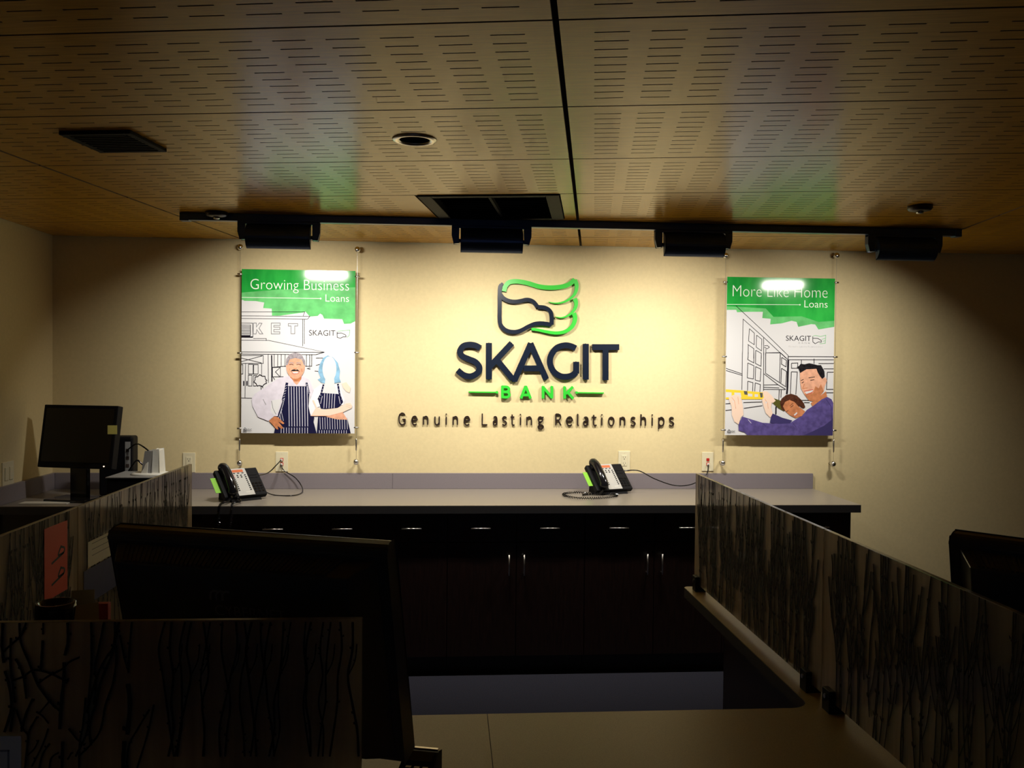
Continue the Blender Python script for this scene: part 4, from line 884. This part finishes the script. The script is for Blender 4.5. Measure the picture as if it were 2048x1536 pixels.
tag(MB().box(c.x-.022, c.x+.026, 4.665, 4.666, c.z-.022, c.z+.024).build('sticky_note', MT['note']), 'yellow sticky note on the edge of the black flat monitor', 'note')
c0, c1 = on_y(200, 872, 4.92), on_y(268, 872, 4.92)
t = thing('mini_tower', 'black upright computer box with ports behind the flat monitor', 'computer', ((c0.x+c1.x)/2, 4.95, ZB))
MB().box(c0.x, c1.x, 4.90, 4.99, ZB, c1.z).build('case', MT['black'], t, bevel=.012)
pp = MB().box(c1.x-.040, c1.x-.012, 4.8985, 4.901, ZB+.05, c1.z-.03).build('port_panel', MT['grey'], t)
for k in range(5): MB().box(c1.x-.034, c1.x-.018, 4.8965, 4.8995, ZB+.075+k*.042, ZB+.092+k*.042).build('port', MT['slot'], pp)
q = on_y(298, 950, 4.66); zp = q.z
x0, x1 = on_y(225, 950, 4.66).x, on_y(352, 950, 4.66).x
t = thing('printer', 'low black printer under the pale card scanner', 'printer', ((x0+x1)/2, 4.66, ZB))
MB().box(x0, x1, 4.58, 4.84, ZB, zp-.006).build('body', MT['black'], t, bevel=.006)
MB().box(x0-.004, x1+.004, 4.576, 4.844, zp-.006, zp-.002).build('lid', MT['grey'], t)
t = thing('card_scanner', 'pale plastic card scanner standing on the low printer', 'scanner', (q.x, 4.70, zp-.002))
MB().lathe([(.105, 0), (.105, .006), (.085, .012), (.001, .013)], 32, X=Matrix.Diagonal((1.0, .75, 1, 1))).build('base', MT['white'], t, smooth=True, world=False)
MB().prism([(.010, .010), (.052, .010), (.044, .132), (.016, .132)], lambda u, v, s: (u, s, v), -.030, .05).build('housing', MT['white'], t, world=False, bevel=.004)
MB().prism([(-.036, .010), (.014, .010), (.016, .124), (-.018, .124)], lambda u, v, s: (u, s, v), -.040, .03).build('front_shell', MT['grey'], t, world=False, bevel=.004)
MB().prism([(-.040, .011), (-.008, .011), (-.004, .070), (-.014, .062), (-.026, .035)], lambda u, v, s: (u, s, v), -.048, -.036).build('card_guide', MT['white'], t, world=False)
cord([(c1.x-.026, 4.895, c1.z-.075), W_(272, 888, 4.86), W_(286, 893, 4.80), (q.x-.01, 4.745, zp+.10)], 'black cable from the computer box down to the card scanner', 'scanner_cable', .004)
cord([(c1.x-.026, 4.895, ZB+.125), W_(272, 922, 4.87), W_(284, 928, 4.865), (q.x-.03, 4.87, ZB+.10), (q.x-.03, 4.90, ZB+.006)], 'black cable hanging behind the low printer', 'printer_cable', .005)
c = on_z(92, 1006, ZB)
tag(MB().box(c.x-.12, c.x+.12, c.y-.04, c.y+.03, ZB+.0004, ZB+.004).build('paper_pad', MT['paper']), 'white paper pad lying on the counter before the flat monitor', 'paper')

# ------------------------------------------------------------------ small things in the teller space
def card_on_partition(name, label, cat, px, m, th=.0012):
    P4 = [on_x(x, y, PXL+.0009+th) for x, y in px]
    ya, yb = (P4[0].y+P4[3].y)/2, (P4[1].y+P4[2].y)/2; za, zb = (P4[2].z+P4[3].z)/2, (P4[0].z+P4[1].z)/2
    t = thing(name, label, cat, (PXL, (ya+yb)/2, za))
    MB().box(PXL+.0008, PXL+.0008+th, ya, yb, za, zb).build('sheet', MT[m], t)
    return t, ya, yb, za, zb
t, ya, yb, za, zb = card_on_partition('number_card', 'orange card with hand drawn black numbers on the twig partition', 'card', ((88, 1055), (135, 1044), (135, 1186), (90, 1196)), 'orange')
mb = MB(); x = PXL+.0022; f = lambda u, v: (x, ya+(yb-ya)*u, za+(zb-za)*v)
for v0 in (.46, .16):
    for Q in (((.72, v0+.21), (.60, v0+.12), (.62, v0+.09), (.84, v0+.10)), ((.70, v0+.20), (.86, v0+.16), (.84, v0+.10)), ((.84, v0+.10), (.30, v0+.02))):
        mb.tube([f(*p) for p in smooth_pts(Q, 4)], .0035, 6)
mb.v = [(x-.0002+(.0004 if v[0] > x else 0), v[1], v[2]) for v in mb.v]
mb.build('numbers', MT['ink'], t)
t, ya, yb, za, zb = card_on_partition('list_card', 'white ruled card on the twig partition beside the computer', 'card', ((176, 1083), (245, 1053), (245, 1105), (176, 1128)), 'paper')
for k in range(4): MB().box(PXL+.0020, PXL+.0023, ya+.03, yb-.03, za+.03+k*.018, za+.032+k*.018).build('ruled_line', MT['letter'], t)
card_on_partition('blue_card', 'dark blue card under the white ruled card', 'card', ((168, 1134), (240, 1112), (240, 1180), (168, 1200)), 'blue')
c = on_y(112, 1204, 2.03)
t = thing('receipt_printer', 'black receipt printer box behind the bold twig partition', 'printer', (c.x, 2.03, ZT))
zr = c.z-.075
MB().box(c.x-.075, c.x+.09, 1.94, 2.10, ZT, zr).build('body', MT['black'], t, bevel=.006)
MB().box(c.x-.06, c.x+.095, 1.9385, 1.941, zr-.06, zr-.045).build('paper_slot', MT['slot'], t)
t = thing('round_holder', 'round glossy black holder standing on the receipt printer', 'holder', (c.x, 2.03, zr))
MB().lathe([(.040, 0), (.043, .012), (.044, .062), (.042, .075), (.036, .075), (.034, .066), (.020, .060), (.001, .060)], 28).build('cup', MT['gloss'], t, smooth=True, world=False)
MB().box(-.006, .026, -.010, .012, .0605, .063).build('paper_label', MT['paper'], t, world=False)
def slip(name, label, x, y, w, h, m, rz, lean):
    t = Matrix.Translation((x, y, zr+.001)) @ Matrix.Rotation(rz, 4, 'Z') @ Matrix.Rotation(lean, 4, 'X')
    tag(MB().box(-w/2, w/2, 0, .0012, 0, h, X=t).build(name, MT[m]), label, 'paper')
slip('folded_slip', 'cream paper slip leaning by the round holder', c.x+.066, 2.035, .055, .066, 'cream', math.radians(38), math.radians(-8))
slip('paper_slip', 'pale paper slip standing behind the round holder', c.x+.035, 2.085, .05, .085, 'paper', math.radians(10), math.radians(-6))
slip('note_slip', 'small yellowish slip lying low beside the round holder', c.x+.085, 1.985, .045, .026, 'cream', math.radians(20), math.radians(-20))
p = on_y(203, 1224, 2.12)
tag(MB().box(p.x-.016, p.x+.018, 2.112, 2.130, ZT, p.z+.022).build('red_folder', MT['pink'], bevel=.001), 'dark red folder standing between the slips and the computer', 'folder')
# white sign card on the customer side of the front partition
a, b = on_y(0, 1472, PYF-.004), on_y(42, 1472, PYF-.004)
t = thing('sign_card', 'white card with a thin grey border on the front of the bold twig partition', 'card', (b.x-.07, PYF, b.z-.12))
MB().box(b.x-.14, b.x, PYF-.004, PYF-.0008, b.z-.12, b.z).build('sheet', MT['paper'], t)
mb = MB(); i0, i1, w = .018, .0, .003; x0, x1, z0, z1 = b.x-.14+i0, b.x-i0, b.z-.12+i0, b.z-.022
mb.box(x0, x1, PYF-.0046, PYF-.0041, z1-w, z1).box(x0, x1, PYF-.0046, PYF-.0041, z0, z0+w).box(x0, x0+w, PYF-.0046, PYF-.0041, z0, z1).box(x1-w, x1, PYF-.0046, PYF-.0041, z0, z1)
mb.build('border', MT['grey'], t)
# small card terminal on the counter
c = on_z(838, 1540, ZT+.03)
t = thing('card_terminal', 'small black card terminal with shiny keys on the tan counter', 'terminal', (c.x, c.y, ZT), math.radians(-14))
X = Matrix.Rotation(math.radians(14), 4, 'X')
MB().prism([(-.085, 0), (.05, 0), (.05, .052), (.03, .058), (-.085, .020)], lambda u, v, s: (s, u, v), -.036, .036).build('body', MT['black'], t, world=False, bevel=.004)
fz = lambda y: .020+(y+.085)/.115*.038
kb = MB().hexa([(-.028, .0, fz(0)-.001), (.028, .0, fz(0)-.001), (.028, .026, fz(.026)-.001), (-.028, .026, fz(.026)-.001)], [(-.028, .0, fz(0)+.0012), (.028, .0, fz(0)+.0012), (.028, .026, fz(.026)+.0012), (-.028, .026, fz(.026)+.0012)]).build('display', MT['gloss'], t, world=False)
for r_ in range(4):
    for c_ in range(3):
        y = -.070+r_*.017; x = -.018+c_*.018
        MB().box(x-.0065, x+.0065, y-.005, y+.005, fz(y)-.001, fz(y)+.003).build('key', MT['gloss'], t, world=False, bevel=.001)
MB().box(-.030, .030, .040, .049, .054, .0585).build('card_slot', MT['chrome'], t, world=False, bevel=.001)
